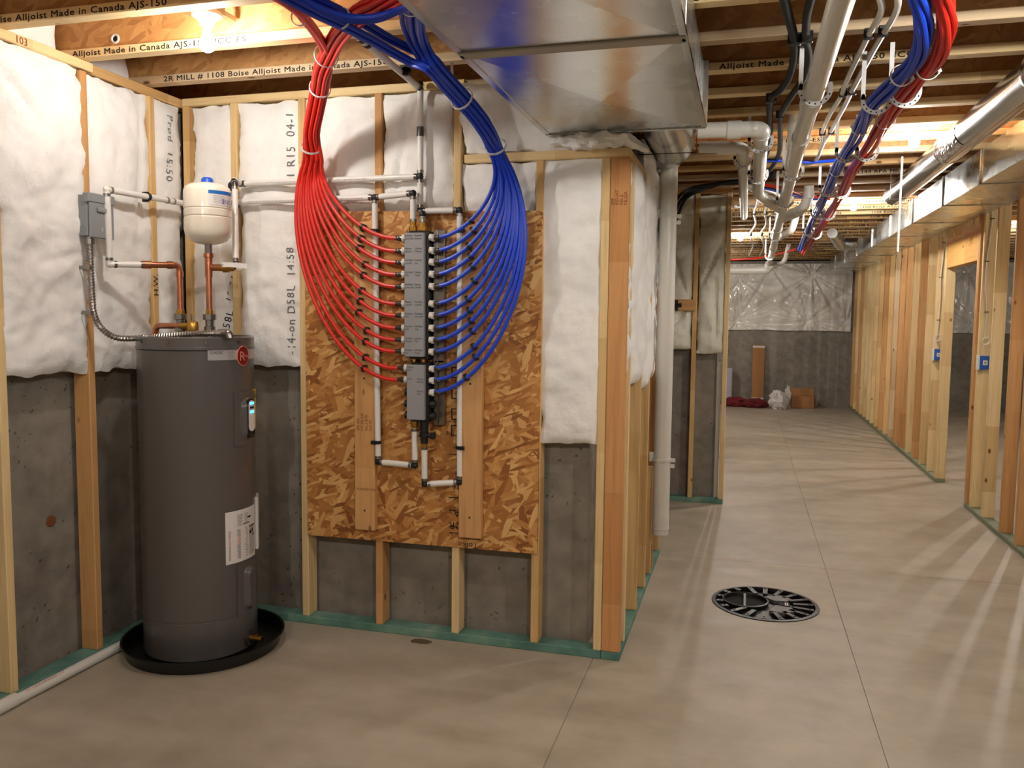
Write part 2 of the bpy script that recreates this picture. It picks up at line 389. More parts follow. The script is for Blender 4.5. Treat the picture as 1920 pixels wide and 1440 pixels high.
web_me = mk('floor_joist', B().box((JX0, -.0365, .03), (JX1, -.027, .28)), M['osb_web'])
flg_me = mk('bottom_flange', B().box((JX0, -JW, 0), (JX1, 0, .038), .003), M['woodX'])
tfl_me = mk('top_flange', B().box((JX0, -JW, .262), (JX1, 0, .30), .003), M['woodX'])
rj = random.Random(3)
for k in range(-15, 32):
    y = jy(k)
    if y > YB-.05: break
    j = sub('floor_joist', web_me, ce, (0, y, TP-3.0)); tone = rj.choice([PALE, PALE, TAN, GREY])
    sub('bottom_flange', flg_me, j, (0, 0, 0), tone); sub('top_flange', tfl_me, j, (0, 0, 0), tone)
    for (me_, ln), x in PRINTS.get(k, [(PR_D, rj.uniform(-.6, .0)), (PR_A, rj.uniform(1.0, 1.3))] if k > 12 else []): sub('printed_text', me_, j, (x, -JW-.0008, .005))
    if k == 0:
        p = P(217, 73, Y=y-.0365)
        sub('knockout_ring', mk('knockout_ring', B().torus((0, 0, 0), (0, 1, 0), .017, .005, 14, 6), M['paper']), j, (p.x, -.039, p.z-TP))
        sub('knockout', mk('knockout', B().cyl((0, -.003, 0), (0, 0, 0), .015, seg=14), M['dark']), j, (p.x, -.0365, p.z-TP))

# ---- framing helper
def frame(name, loc): return thing(name, loc, kind='structure')
def lumber(parent, name, a, b, tone, axis='Z', mat=None):
    return obj(name, B().box(a, b, .0035), mat or M['wood'+axis], parent, color=tone)
# ---- left wall
wl = frame('wall_left', (XL-.045, 0, 0))
lumber(wl, 'bottom_plate', (XL-.089, -4, 0), (XL, YW, .038), None, 'Y', M['treated'])
lumber(wl, 'top_plate', (XL-.089, -4, TP-.04), (XL+.004, 3.155, TP-.001), PALE, 'Y')
lumber(wl, 'top_plate', (XL-.089, 3.157, TP-.046), (XL-.006, YW+.089, TP-.002), TAN, 'Y')
LST = [2.612-.437*k for k in range(1, 15)]
for y, t in [(2.612, PALE), (3.082, RED), (3.519, TAN)]+[(y, TONES[i % 6]) for i, y in enumerate(LST)]:
    lumber(wl, 'stud', (XL-.089, y, .038), (XL, y+.038, TP-.046), t)
hw = B(); text(hw, 'H.W.', .05, flat((XL+.0012, 3.553, 1.68), (0, 0, 1), (0, -1, 0)))
obj('pencil_mark', hw, M['ink'], wl); hw = B(); text(hw, '103', .042, flat((XL+.0052, 2.74, TP-.036), (0, 1, 0), (0, 0, 1))); obj('pencil_mark', hw, M['brown_ink'], wl)
# ---- manifold wall
wf = frame('wall_front', (-1.7, YW+.045, 0))
lumber(wf, 'bottom_plate', (XL, YW, 0), (-.611, YW+.089, .04), None, 'X', M['treated'])
lumber(wf, 'top_plate', (XL, YW, TP-.04), (-1.30, YW+.089, TP-.002), PALE, 'X')
lumber(wf, 'top_plate', (-1.30, YW, 2.312), (-.521, YW+.089, 2.352), PALE, 'X')
for x, z1, t in [(-2.838, TP-.04, TAN), (-2.556, TP-.04, PALE), (-2.171, TP-.04, PALE), (-1.757, TP-.04, RED), (-1.352, TP-.04, PALE), (-.951, 2.312, TAN), (-.647, 2.312, PALE)]:
    lumber(wf, 'stud', (x, YW, .04), (x+.038, YW+.089, z1), t)
lumber(wf, 'stud', (-.607, YW, .04), (XS, YW+.038, 2.312), C(214, 160, 104))
stamp = B()
for i, s in enumerate(['SPF', 'KD-HT', 'No.2', 'NLGA']):
    text(stamp, s, .022, flat((-.587+i*.019, YW-.0012, 2.10), (0, 0, 1), (-1, 0, 0)))
obj('grade_stamp', stamp, M['brown_ink'], wf)
# ---- return wall at the corner
ws = frame('wall_return', (XS-.045, 4.7, 0))
lumber(ws, 'bottom_plate', (-.609, YW, 0), (XS, 5.66, .039), None, 'Y', M['treated'])
lumber(ws, 'top_plate', (-.61, YW+.089, 2.312), (XS, 5.66, 2.352), TAN, 'Y')
for y, t in [(3.905, PALE), (4.355, TAN), (4.747, TAN), (5.146, RED), (5.554, TAN)]:
    lumber(ws, 'stud', (-.61, y, .039), (XS, y+.038, 2.312), t)
lumber(ws, 'blocking', (XS, 5.05, 2.06), (XS+.038, 5.24, 2.22), RED, 'Z')
lumber(ws, 'cripple_stud', (-.60, 5.02, .039), (XS+.002, 5.058, .70), TAN)
# ---- stub wall further on
wt = frame('wall_stub', (-.6, 7.37, 0))
lumber(wt, 'bottom_plate', (-1.65, 7.33, 0), (-.150, 7.419, .04), None, 'X', M['treated'])
lumber(wt, 'top_plate', (-1.65, 7.33, 2.66), (-.150, 7.419, TP-.001), RED, 'X')
for x, t in [(-.188, PALE), (-.452, TAN), (-.86, TAN), (-1.27, PALE), (-1.65, TAN)]: lumber(wt, 'stud', (x, 7.33, .04), (x+.038, 7.419, 2.66), t)
lumber(wt, 'blocking', (-.69, 7.295, 1.665), (-.424, 7.329, 1.762), RED, 'X')
# ---- right partition with a doorway
wr = frame('wall_right', (XR+.045, 8.5, 0))
def rwall(y0, y1, studs, tones):
    lumber(wr, 'bottom_plate', (XR, y0, 0), (XR+.089, y1, .038), None, 'Y', M['treated_far'])
    for i, y in enumerate(studs): lumber(wr, 'stud', (XR, y, .038), (XR+.089, y+.038, 2.66), tones[i % len(tones)])
rwall(9.03, YB-.05, [9.03, 9.075]+[9.43+.4215*k for k in range(17)], [PALE, PALE, PALE, PALE, RED, PALE, RED, RED, GREY, TAN, RED, TAN])
rwall(2.2, 7.90, [7.862, 7.822, 7.70, 7.32, 6.83, 6.46]+[6.06-.406*k for k in range(9)], [RED, RED, PALE, PALE, RED, RED, TAN, PALE])
lumber(wr, 'top_plate', (XR, 2.2, 2.66), (XR+.089, YB-.05, TP-.002), TAN, 'Y')
lumber(wr, 'door_header', (XR+.002, 7.90, 2.115), (XR+.087, 9.03, 2.397), C(226, 178, 102), 'Y')
for y in (8.06, 8.40, 8.74): lumber(wr, 'cripple_stud', (XR, y, 2.398), (XR+.089, y+.038, 2.66), TAN)
# ---- foundation walls behind the framing
def cwall(name, a, b):
    return obj(name, B().box(a, b), M['concrete'], kind='structure')
cl = cwall('wall_concrete_left', (-3.16, -4, 0), (XL-.115, 3.875, TP-.004))
cwall('wall_concrete_front', (XL-.115, 3.875, 0), (-.70, 4.07, TP-.004))
cwall('wall_concrete_return', (-.86, 4.07, 0), (-.70, 5.60, TP-.004))
cwall('wall_concrete_recess', (-1.86, 5.40, 0), (-.86, 5.60, TP-.004)); cwall('wall_concrete_side', (-1.86, 5.60, 0), (-1.66, 7.45, TP-.004))
cwall('wall_concrete_stub', (-1.86, 7.45, 0), (-.235, 7.65, TP-.004)); cwall('wall_concrete_far_left', (-3.2, 7.65, 0), (-3.0, YB+.2, TP-.004))
cwall('wall_back', (-3.0, YB, 0), (5.3, YB+.2, TP-.004))
cwall('wall_outer_right', (5.1, -4, 0), (5.3, YB, TP-.004)); cwall('wall_rear', (-2.95, -4.15, 0), (5.1, -3.95, TP-.004))
obj('rim_board', B().box((-3.10, -4, TP+.001), (-3.06, 3.95, 2.998)), M['osb_web'], kind='structure'); obj('rim_board', B().box((-3.06, 3.96, TP+.001), (-.9, 3.985, 2.998)), M['osb_web'], kind='structure')
# rusty tie left in the concrete
ft = B(); p = P(95, 977, X=XL-.115)
ft.lathe([(.0, .006), (.020, .006), (.026, .003), (.027, -.004)], (p.x, p.y, p.z), 16, 'X'); obj('form_tie', ft, M['rust'], cl)

# ================================================================== INSULATION
def batt(label, org, U, V, Nn, w_, h_, depth, seed, over=.012, bulge=.02, mat='glass_wool', group='fibreglass batts between the studs', cell=.015, creases=(), ragged=.01, flop=None):
    org, U, V, Nn = Vector(org), Vector(U), Vector(V), Vector(Nn); nu = max(6, int(w_/cell)); nv = max(8, int(h_/cell))
    def nz(x, y, s): return noise.fractal(Vector((x*s+seed*3.1, y*s-seed*1.7, seed*.77)), 1.0, 2.0, 4)
    def surf(u, v):
        e = min(u, w_-u); e2 = min(v, h_-v); k = 1-math.exp(-max(e, 0)/.035); k2 = 1-math.exp(-max(e2, 0)/.03)
        d = depth*(.80+.20*k*k2)+bulge*k*k2*(.55+nz(u, v, 4.0)*.75)+.009*nz(u, v, 12)+.004*nz(u, v, 34)
        for cu, cv, ang, ln, dp in creases:
            du, dv = u-cu, v-cv; a = du*math.cos(ang)+dv*math.sin(ang); b_ = -du*math.sin(ang)+dv*math.cos(ang)
            if abs(a) < ln: d -= dp*math.exp(-(b_/.018)**2)*(1-(a/ln)**2)
        uu = u+ (over*2*(u/w_-.5)) + ragged*(nz(0 if u < w_/2 else 9, v, 3.2)+.5*nz(3 if u < w_/2 else 7, v, 13))*(abs(u/w_-.5)*2)**4*1.8
        vv = v+ min(ragged, .014)*1.2*nz(u, 5 if v > h_/2 else 1, 9)*(abs(v/h_-.5)*2)**8
        if flop: d += flop(u, v)
        return org+U*uu+V*vv+Nn*d
    b = B(); vs = [surf(w_*i/nu, h_*j/nv) for j in range(nv+1) for i in range(nu+1)]; W = nu+1
    fs = [(j*W+i, j*W+i+1, (j+1)*W+i+1, (j+1)*W+i) for j in range(nv) for i in range(nu)]
    loop = [i for i in range(W)]+[j*W+nu for j in range(1, nv+1)]+[nv*W+i for i in range(nu-1, -1, -1)]+[j*W for j in range(nv-1, 0, -1)]
    n0 = len(vs)
    for i in loop:
        u = w_*(i % W)/nu; v = h_*(i//W)/nv
        vs.append(org+U*min(max(u, .004), w_-.004)+V*v+Nn*.003+ (Nn*flop(u, v) if flop else Vector()))
    n = len(loop); fs += [(loop[k], n0+k, n0+(k+1) % n, loop[(k+1) % n]) for k in range(n)]+[tuple(n0+k for k in range(n))]
    b.add(vs, fs)
    o = obj('insulation_batt', b, M[mat], sm=True, label=label, cat='insulation', group=group)
    return o, surf
def on(surf, u0, v0, du, dv, Nn):
    Nn = Vector(Nn); du, dv = Vector(du), Vector(dv)
    def f(x, y):
        q = du*x+dv*y; return surf(u0+q.x, v0+q.y)+Nn*.0035
    return f
def batt_text(o, surf, items, Nn, mat='grey_ink'):
    for s, size, u0, v0, du, dv in items: obj('printed_text', text(B(), s, size, on(surf, u0, v0, du, dv, Nn), spacing=1.15), M[mat], o)
BEHIND = lambda u, v: -.034*max(0, min(1, (.64-v)/.05))   # pressed flat where the board covers it
G1, G2 = 'fibreglass batts on the left wall', 'fibreglass batts on the manifold wall'
PX, NX, PY, NY, PZ = (1, 0, 0), (-1, 0, 0), (0, 1, 0), (0, -1, 0), (0, 0, 1)
XB = XL-.086
batt('white fibreglass batt between the left wall studs, next to the pale knotty stud', (XB, 2.652, 1.335), PY, PZ, PX, .428, 1.322, .088, 1, over=.022, bulge=.03, group=G1, creases=((.12, 1.12, 2.3, .16, .02), (.3, .5, .3, .2, .01)), ragged=.034)
batt('white fibreglass batt hanging low at the near end of the left wall', (XB, 2.214, 1.345), PY, PZ, PX, .396, 1.315, .088, 2, group=G1)
batt('white fibreglass batt on the left wall behind the grey disconnect box', (XB, 3.122, 1.33), PY, PZ, PX, .395, 1.32, .082, 3, over=.008, bulge=.016, group=G1, creases=((.31, .9, 1.5, .5, .012),), ragged=.022)
o, s = batt('narrow fibreglass batt in the left wall corner stamped 15:50', (XB, 3.559, 1.20), PY, PZ, PX, .195, 1.45, .084, 4, over=.002, bulge=.014, group=G1)
batt_text(o, s, [('Prod  15:50', .060, .075, 1.39, (0, -1, 0), (1, 0, 0))], PX)
YBt = YW+.086
o, s = batt('fibreglass batt beside the corner stud, behind the cream tank', (-2.795, YBt, 1.33), PX, PZ, NY, .236, 1.32, .072, 5, over=.0, bulge=.012, group=G2, ragged=.02, creases=((.05, .8, 1.2, .3, .02),))
batt_text(o, s, [('R15  0', .05, .20, .70, (0, 1, 0), (-1, 0, 0)), ('D58L  16:21', .058, .20, .14, (.22, .97, 0), (-.97, .22, 0))], NY, 'ink')
o, s = batt('fibreglass batt stamped R15 between the tank and the red tubes', (-2.514, YBt, 1.335), PX, PZ, NY, .340, 1.318, .082, 6, over=.004, bulge=.014, group=G2)
batt_text(o, s, [('1 R15  04-1', .058, .315, .94, (0, 1, 0), (-1, 0, 0)), ('-14-on D58L  14:58', .058, .315, .06, (0, 1, 0), (-1, 0, 0))], NY)
batt('fibreglass batt above the board, behind the red tubes', (-2.131, YBt, 1.50), PX, PZ, NY, .372, 1.155, .082, 7, over=.003, bulge=.016, group=G2, flop=BEHIND)
batt('fibreglass batt above the board, behind the vertical cold water pipe', (-1.717, YBt, 1.50), PX, PZ, NY, .362, 1.155, .082, 8, over=.002, bulge=.018, group=G2, creases=((.10, .85, 1.4, .3, .018),), flop=BEHIND)
batt('short fibreglass batt under the lowered plate beside the blue tubes', (-1.312, YBt, 1.50), PX, PZ, NY, .36, .81, .08, 9, over=.0, bulge=.016, group=G2, flop=BEHIND)
batt('long fibreglass batt hanging between board edge and corner post', (-.911, YBt, 1.010), PX, PZ, NY, .262, 1.305, .088, 10, over=.012, bulge=.02, group=G2, creases=((.12, 1.22, 1.55, .11, .012),))
o, s = batt('ragged fibreglass piece leaning against the big duct above the lowered plate', (-1.312, YBt-.01, 2.354), PX, PZ, NY, .50, .29, .075, 11, over=.0, bulge=.022, group=G2, ragged=.035, flop=lambda u, v: .10*(v/.29)**2)
# tuft stuffed between duct and plate
tb = B(); nu, nv = 60, 22; vs = []
for j in range(nv+1):
    for i in range(nu+1):
        u, a = i/nu, math.pi*2*j/nv; x = -.90+.46*u; rr = (.030+.020*noise.fractal(Vector((u*9, a*1.3, 2.2)), 1, 2, 4)+.018*math.sin(u*math.pi))*max(.15, math.sin(math.pi*u)**.35)
        vs.append((x, 3.795+math.cos(a)*rr*1.6-.02, 2.388+math.sin(a)*rr*.9-(.05*max(0, u-.8)/.2)))
W = nu+1; tb.add(vs, [(j*W+i, j*W+i+1, (j+1)*W+i+1, (j+1)*W+i) for j in range(nv) for i in range(nu)])
obj('insulation_tuft', tb, M['glass_wool'], sm=True, label='loose fibreglass tuft stuffed between the big duct and the plate', cat='insulation')
# return wall batts
G3 = 'fibreglass batts on the return wall'
batt('torn fibreglass batt on the return wall beside the corner post', (-.607, 3.945, 1.27), PY, PZ, PX, .40, 1.06, .09, 12, over=.03, bulge=.03, group=G3, ragged=.05, creases=((.2, .8, 1.4, .4, .03),))
batt('fibreglass batt on the return wall behind the tall white vent pipe', (-.607, 4.395, 1.22), PY, PZ, PX, .345, 1.28, .09, 13, over=.012, bulge=.024, group=G3, ragged=.05, creases=((.1, .6, 1.7, .5, .03),))
batt('fibreglass batt on the return wall hanging next to the wooden block', (-.607, 4.787, 1.25), PY, PZ, PX, .355, 1.22, .08, 14, over=.0, bulge=.012, group=G3)
# stub wall batts
G4 = 'fibreglass batts on the stub wall'
batt('creased fibreglass batt on the stub wall behind the black hose bib', (-.822, 7.416, 1.33), PX, PZ, NY, .366, 1.32, .07, 15, over=.0, bulge=.05, mat='glass_wool_far', group=G4, creases=((.22, .75, 1.9, .3, .05), (.28, .3, .9, .2, .05), (.12, 1.0, 1.2, .3, .04)))
batt('creased fibreglass batt on the stub wall beside its end stud', (-.412, 7.416, 1.30), PX, PZ, NY, .222, 1.34, .07, 16, over=.0, bulge=.05, mat='glass_wool_far', group=G4, creases=((.13, .8, 1.1, .25, .06), (.15, .4, 1.6, .3, .05)))
# rim batts between joist ends above the left plate
for k in range(-3, 2):
    y0, y1 = jy(k-1)+.002, jy(k)-JW-.002
    batt('white fibreglass block filling the joist bay over the left plate', (-3.055, y0, TP+.002), PY, PZ, PX, y1-y0, .255, .14, 40+k, over=-.006, bulge=.015, group='fibreglass blocks in the joist ends', cell=.04)

# ---- plastic film on the far wall
def film_sheet(label, x0, x1, z0, z1, st, seed):
    b = B(); nu, nv = int((x1-x0)/.022), int((z1-z0)/.022); vs = []
    for j in range(nv+1):
        for i in range(nu+1):
            x = x0+(x1-x0)*i/nu; z = z0+(z1-z0)*j/nv; d = .045+.02*noise.noise(Vector((x*1.5+seed, z*1.2, 0)))
            for sx, sz, am in st:
                dx, dz = x-sx, z-sz; r_ = math.hypot(dx, dz)+.02; th = math.atan2(dx, -dz)
                d += am*math.exp(-r_/.75)*noise.noise(Vector((th*7+sx*5, r_*.6, seed)))*min(1, r_/.08) - .03*math.exp(-(r_/.10)**2)
            d += .006*noise.noise(Vector((x*9, z*3, seed)))
            vs.append((x, YB-.012-max(.004, d), z+.012*noise.noise(Vector((x*2, j == 0, 4)))*(j == 0)))
    W = nu+1; fs = [(j*W+i, j*W+i+1, (j+1)*W+i+1, (j+1)*W+i) for j in range(nv) for i in range(nu)]
    n0 = len(vs); lo = list(range(W))+[j*W+nu for j in range(1, nv+1)]+[nv*W+i for i in range(nu-1, -1, -1)]+[j*W for j in range(nv-1, 0, -1)]
    vs += [(vs[i][0], YB-.003, vs[i][2]) for i in lo]; n = len(lo)
    fs += [(lo[k], n0+k, n0+(k+1) % n, lo[(k+1) % n]) for k in range(n)]
    b.add(vs, fs); return obj('plastic_sheet', b, M['film'], sm=True, label=label, cat='plastic sheet')
film_sheet('wrinkled white plastic sheet stapled along the far concrete wall', -2.4, 1.845, 1.40, 2.64, [(-.9, 1.56, .05), (-.18, 1.56, .05), (-.15, 2.35, .06), (1.15, 2.45, .09), (1.1, 1.57, .05), (.4, 2.6, .05), (1.75, 1.5, .03)], 1)
film_sheet('wrinkled plastic sheet on the far wall seen through the doorway', 1.96, 5.0, 1.40, 2.64, [(2.6, 1.5, .05), (3.75, 2.5, .09), (3.9, 1.52, .05), (4.6, 1.5, .05)], 5)

# ================================================================== MANIFOLD BOARD
YO = YW-.014                   # face of the strand board
pn = thing('strand_board', (-1.52, YW-.007, .47), 'square sheet of strand board nailed over the studs behind the manifold', 'board')
ob = B(); tl, tr, br, bl = P(570, 396, Y=YO), P(1017, 395, Y=YO), P(1007, 1039, Y=YO), P(577, 1003, Y=YO)
ob.add([(p.x, y, p.z) for y in (YO, YW-.0005) for p in (tl, tr, br, bl)], [(0, 1, 2, 3), (7, 6, 5, 4), (0, 4, 5, 1), (1, 5, 6, 2), (2, 6, 7, 3), (3, 7, 4, 0)])
obj('panel', ob, M['osb'], pn)
yt = YO-.001
def osbprint(st_, sz, o_): obj('printed_text', text(B(), st_, sz, flat(o_, (-1, 0, 0), (0, 0, -1)), spacing=1.1), M['ink'], pn)
osbprint('Tolko', .040, (-1.212, yt, .505)); osbprint('PANEL GRADE  48/24  EXPOSURE 1', .009, (-1.16, yt, .527)); osbprint('APA  PS 2-10  EXPOSURE 1', .016, (-1.04, yt, 2.045))
for i, (s_, sz) in enumerate([('2R', .05), ('A', .05), ('SIZED FOR', .012), ('16', .04), ('D', .035), ('THIS SIDE', .011), ('SPAN', .016), ('APA-RATED', .013), ('SHEATHING', .012)]): osbprint(s_, sz, (-1.304, yt, .60+i*.062))
for z in (.545, .575, .655, .72, .80, .93): obj('printed_bar', B().box((-1.36, yt-.0003, z), (-1.304, yt, z+.004)), M['ink'], pn)
for z in (1.02, 1.10, 1.20, 1.30): obj('printed_mark', B().box((-1.352, yt-.0003, z), (-1.346, yt, z+.05)).box((-1.352, yt-.0003, z), (-1.318, yt, z+.005)).box((-1.352, yt-.0003, z+.05), (-1.318, yt, z+.055)), M['ink'], pn)
YD = YO-.0385
def board(x0, x1, z0, z1, lab, tone):
    t = thing('mounting_board', ((x0+x1)/2, YO-.02, z0), lab, 'board')
    obj('plank', B().box((x0, YD, z0), (x1, YO-.0005, z1), .004), M['woodZ'], t, color=tone)
    for z in (z0+.10, (z0+z1)/2, z1-.12): obj('screw_head', B().cyl(((x0+x1)/2, YD-.001, z), ((x0+x1)/2, YD, z), .005, seg=8), M['ink'], t)
    return t
b1 = board(-1.845, -1.737, .532, 2.046, 'wooden plank screwed to the strand board under the red tube clips', C(222, 176, 118))
b2 = board(-1.300, -1.187, .538, 2.020, 'wooden plank screwed to the strand board under the blue tube clips', C(216, 168, 112))
st = B()
for i, s_ in enumerate(['SPF KD', 'HT NLGA', 'No.2 BTR', '2x4 92']): text(st, s_, .020, flat((-1.835+i*.022+.018, YD-.001, 1.03), (0, 0, 1), (-1, 0, 0)))
obj('grade_stamp', st, M['brown_ink'], b1); obj('grade_stamp', text(B(), 'No ADDED UREA', .014, flat((-1.835, YD-.001, .735), (1, 0, 0), (0, 0, 1))), M['brown_ink'], b1)

# ---- manifold units
ROWS = [446.4, 470.4, 492, 514.6, 537.3, 569.6, 591.5, 614.9, 637.3, 659.2, 690.7, 712.6, 735.0]
YM, YT = 3.635, 3.668          # manifold face, tube plane
def zrow(y): return P(780, y, Y=YT).z
ZR = [zrow(y) for y in ROWS]
LT = [('Kitchen', 'Low Side'), ('Master', 'Shower'), ('Full Bath', 'Low Rt'), ('Full Bath', 'Tub'), ('Full Bath', 'Low Left'), ('Master', 'Low Rt'), ('Kitchen', 'Sink'), ('Laundry', 'Sink'), ('Clothes', 'Washer'), ('Powder', 'Lav'), ('Master', 'Tub'), ('Sand', ''), None]
RTX = [('Powder', 'Shower'), ('Clothes', 'Washer'), ('Powder', 'Lav'), ('Master', 'Toilet'), ('Master', 'Low Rt'), ('Full Bath', 'Low Rt'), ('Full Bath', 'Low Left'), ('Full Bath', 'Tub'), ('Laundry', 'Sink'), ('Full Bath', 'Toilet'), None, ('Master', 'Shower'), ('Master', 'Tub')]
def manifold(name, x0, x1, z0, z1, rows, lab, caps):
    t = thing(name, ((x0+x1)/2, YM, z0), lab, 'manifold')
    obj('cover_plate', B().box((x0, YM-.004, z0), (x1, YM+.022, z1), .003), M['manifold_grey'], t)
    obj('body', B().box((x0+.012, YM+.022, z0-.012), (x1+.012, YD+.020, z1+.012), .004), M['black'], t)
    rl = B(); rl.box((x1+.014, YD+.006, z0-.03), (x1+.070, YO-.002, z1+.02), .002); rl.box((x1+.022, YD-.006, z0-.03), (x1+.040, YD+.006, z1+.02), .002); rl.box((x0-.018, YD+.006, z0-.03), (x0+.006, YO-.002, z1+.02), .002)
    obj('mounting_rail', rl, M['steel'], t)
    for i in rows:
        for tx, x in ((LT[i], x0+.004), (RTX[i], x0+.052)):
            if tx:
                wr_ = B()
                for q, s_ in enumerate(tx):
                    if s_: text(wr_, s_, .0125, flat((x, YM-.0046, ZR[i]+.004-q*.0135), (1, 0, 0), (0, 0, 1)), sx=.92)
                obj('handwriting', wr_, M['ink'], t)
    for i in rows:
        z = ZR[i]
        for sd in (-1, 1):
            if (sd < 0 and LT[i] is None): continue
            xe = x0-.001 if sd < 0 else x1+.013
            v = B(); v.lathe([(.013, 0), (.013, sd*.012), (.017, sd*.013), (.017, sd*.024), (.010, sd*.026)], (xe, YT, z), 10, 'X')
            v.box((xe+sd*.006, YT-.020, z-.006), (xe+sd*.022, YT-.012, z+.016), .002)
            vb = obj('port_valve', v, M['porcelain'], t)
            c = B(); c.lathe([(.0125, sd*.026), (.0125, sd*.046), (.009, sd*.056), (.009, sd*.060)], (xe, YT, z), 10, 'X'); c.cyl((xe+sd*.036, YT-.017, z), (xe+sd*.036, YT-.010, z), .006, seg=8)
            obj('crimp_fitting', c, M['dark_steel'], vb)
    for (sd, z) in caps:
        xe = x0+.010 if sd < 0 else x1+.012
        c = B(); c.lathe([(.012, 0), (.012, sd*.010), (.019, sd*.011), (.019, sd*.030), (.014, sd*.033)], (xe, YT, z), 8, 'X'); obj('blank_cap', c, M['black'], t)
    return t
m1 = manifold('manifold', -1.546, -1.449, 1.404, 1.980, range(10), 'long grey manifold with ten ports a side and handwritten labels', [])
lowz = [P(780, y, Y=YT).z for y in (735, 757, 779)]
m2 = manifold('manifold', -1.534, -1.446, 1.106, 1.366, range(10, 13), 'short grey manifold below the long one, with black blank caps', [(-1, lowz[0]), (-1, lowz[1]), (-1, lowz[2]), (1, lowz[1]), (1, lowz[2])])
for x in (-1.515, -1.468):
    bb = B(); bb.lathe([(.019, 0), (.019, .012), (.012, .013), (.012, .024), (.019, .025), (.019, .037)], (x, YT+.01, 1.366), 8); obj('brass_union', bb, M['brass'], m2)
for x, z in ((-1.521, 1.992), (-1.474, 1.992)):
    bb = B(); bb.lathe([(.021, 0), (.021, .022), (.015, .024), (.015, .046)], (x, YT+.01, z), 10); obj('brass_fitting', bb, M['brass'], m1)
bb = B(); bb.lathe([(.018, 0), (.018, -.024), (.014, -.026), (.014, -.036)], (-1.513, YT+.01, 1.094), 10); obj('brass_fitting', bb, M['brass'], m2)
dv = B(); dv.lathe([(.020, 0), (.020, -.05), (.024, -.052), (.024, -.075), (.018, -.08), (.018, -.105)], (-1.463, YT+.01, 1.094), 12); dv.lathe([(.010, 0), (.010, .022), (.016, .024), (.016, .045)], (-1.450, YT, 1.03), 10, 'X'); dv.box((-1.418, YT-.018, 1.018), (-1.404, YT+.012, 1.046), .003)
obj('drain_valve', dv, M['black'], m2)
bb = B(); bb.lathe([(.016, 0), (.016, -.018)], (-1.463, YT+.01, .989), 10); obj('brass_fitting', bb, M['brass'], m2)

# ---- white supply pipes with clamps
def pipe_run(name, label, legs, r=.0145, fit='black', cat='pipe', mat='white_pipe', clamps=(), ring=True, group=None, prt=None):
    # legs: list of polylines; a fitting stands at every shared end
    p0 = Vector(legs[0][0]); t = thing(name, p0, label, cat, group)
    seen = []
    for lg in legs:
        lg = [Vector(p) for p in lg]
        for a, b_ in zip(lg[:-1], lg[1:]):
            d = (b_-a).normalized(); L = (b_-a).length; g = min(.016, L*.2)
            obj('pipe_length', B().cyl(a+d*g, b_-d*g, r, seg=12), M[mat], t, sm=True)
            if ring:
                for q in (a+d*(g+.001), b_-d*(g+.014)): obj('crimp_ring', B().cyl(q, q+d*.012, r*1.12, seg=12), M['steel'], t, sm=True)
        for p in lg:
            if all((p-q).length > .01 for q in seen): seen.append(p)
    for p in seen:
        nb = []
        for lg in legs:
            lg = [Vector(q) for q in lg]
            for i, q in enumerate(lg):
                if (q-p).length < .01:
                    if i: nb.append((lg[i-1]-q).normalized())
                    if i < len(lg)-1: nb.append((lg[i+1]-q).normalized())
        if len(nb) < 2: continue
        f_ = B()
        for d in nb: f_.cyl(p-d*.006, p+d*.022, r*.98, seg=10)
        f_.add(*ball(p, r*1.12)); obj('elbow_fitting' if len(nb) == 2 else 'tee_fitting', f_, M[fit], t, sm=True)
    for c, d, bk in clamps:
        c, d, bk = Vector(c), Vector(d), Vector(bk); k = B(); k.cyl(c-d*.008, c+d*.008, r*1.35, seg=10); k.obox(c+bk*.012, d, bk, d.cross(bk), .008, .014, r*1.6); obj('clamp', k, M['black'], t)
    if prt:
        for s_, o_, u_, v_ in prt: obj('printed_text', text(B(), s_, .0075, flat(o_, u_, v_), spacing=1.25), M['grey_ink'], t)
    return t
def ball(c, r, nu=10, nv=6):
    c = Vector(c); vs = [c+Vector((0, 0, r))]
    for j in range(1, nv):
        for i in range(nu):
            a, e = 2*math.pi*i/nu, math.pi*j/nv; vs.append(c+Vector((math.cos(a)*math.sin(e), math.sin(a)*math.sin(e), math.cos(e)))*r)
    vs.append(c-Vector((0, 0, r))); fs = [(0, 1+i, 1+(i+1) % nu) for i in range(nu)]
    for j in range(nv-2): fs += [(1+j*nu+i, 1+(j+1)*nu+i, 1+(j+1)*nu+(i+1) % nu, 1+j*nu+(i+1) % nu) for i in range(nu)]
    n = len(vs)-1; fs += [(n, 1+(nv-2)*nu+(i+1) % nu, 1+(nv-2)*nu+i) for i in range(nu)]
    return vs, fs
YP = 3.715
def Q(x, y, Y=YP): return P(x, y, Y=Y)
tee_h = Q(703, 370); SMALL = 'ASTM F876 PEX 3/4 100PSI 180F  POTABLE WATER  '
mL = Vector((-1.521, YT+.01, 2.018)); mB = Vector((-1.513, YT+.01, 1.076))
pipe_run('hot_water_pipe', 'white hot water pipe looping down the left side of the manifold', [
    [(-2.745, YP, 2.157), tee_h], [tee_h, (-1.521, YT+.01, tee_h.z+.008), mL], [tee_h, Q(709, 866), (mB.x, mB.y+.006, Q(770, 870).z), mB]],
    clamps=[(Q(708, 829), (0, 0, 1), (-1, 0, 0)), (Q(705, 433), (0, 0, 1), (-1, 0, 0)), (Q(440, 381), (1, 0, 0), (0, 1, 0))],
    prt=[(SMALL+SMALL+SMALL, (-2.42, YP-.0150, 2.153), (1, 0, 0), (0, 0, 1))])
up, lo = Q(788, 158), Q(788, 396); tl_ = Q(788, 331); cr = Q(862, 399)
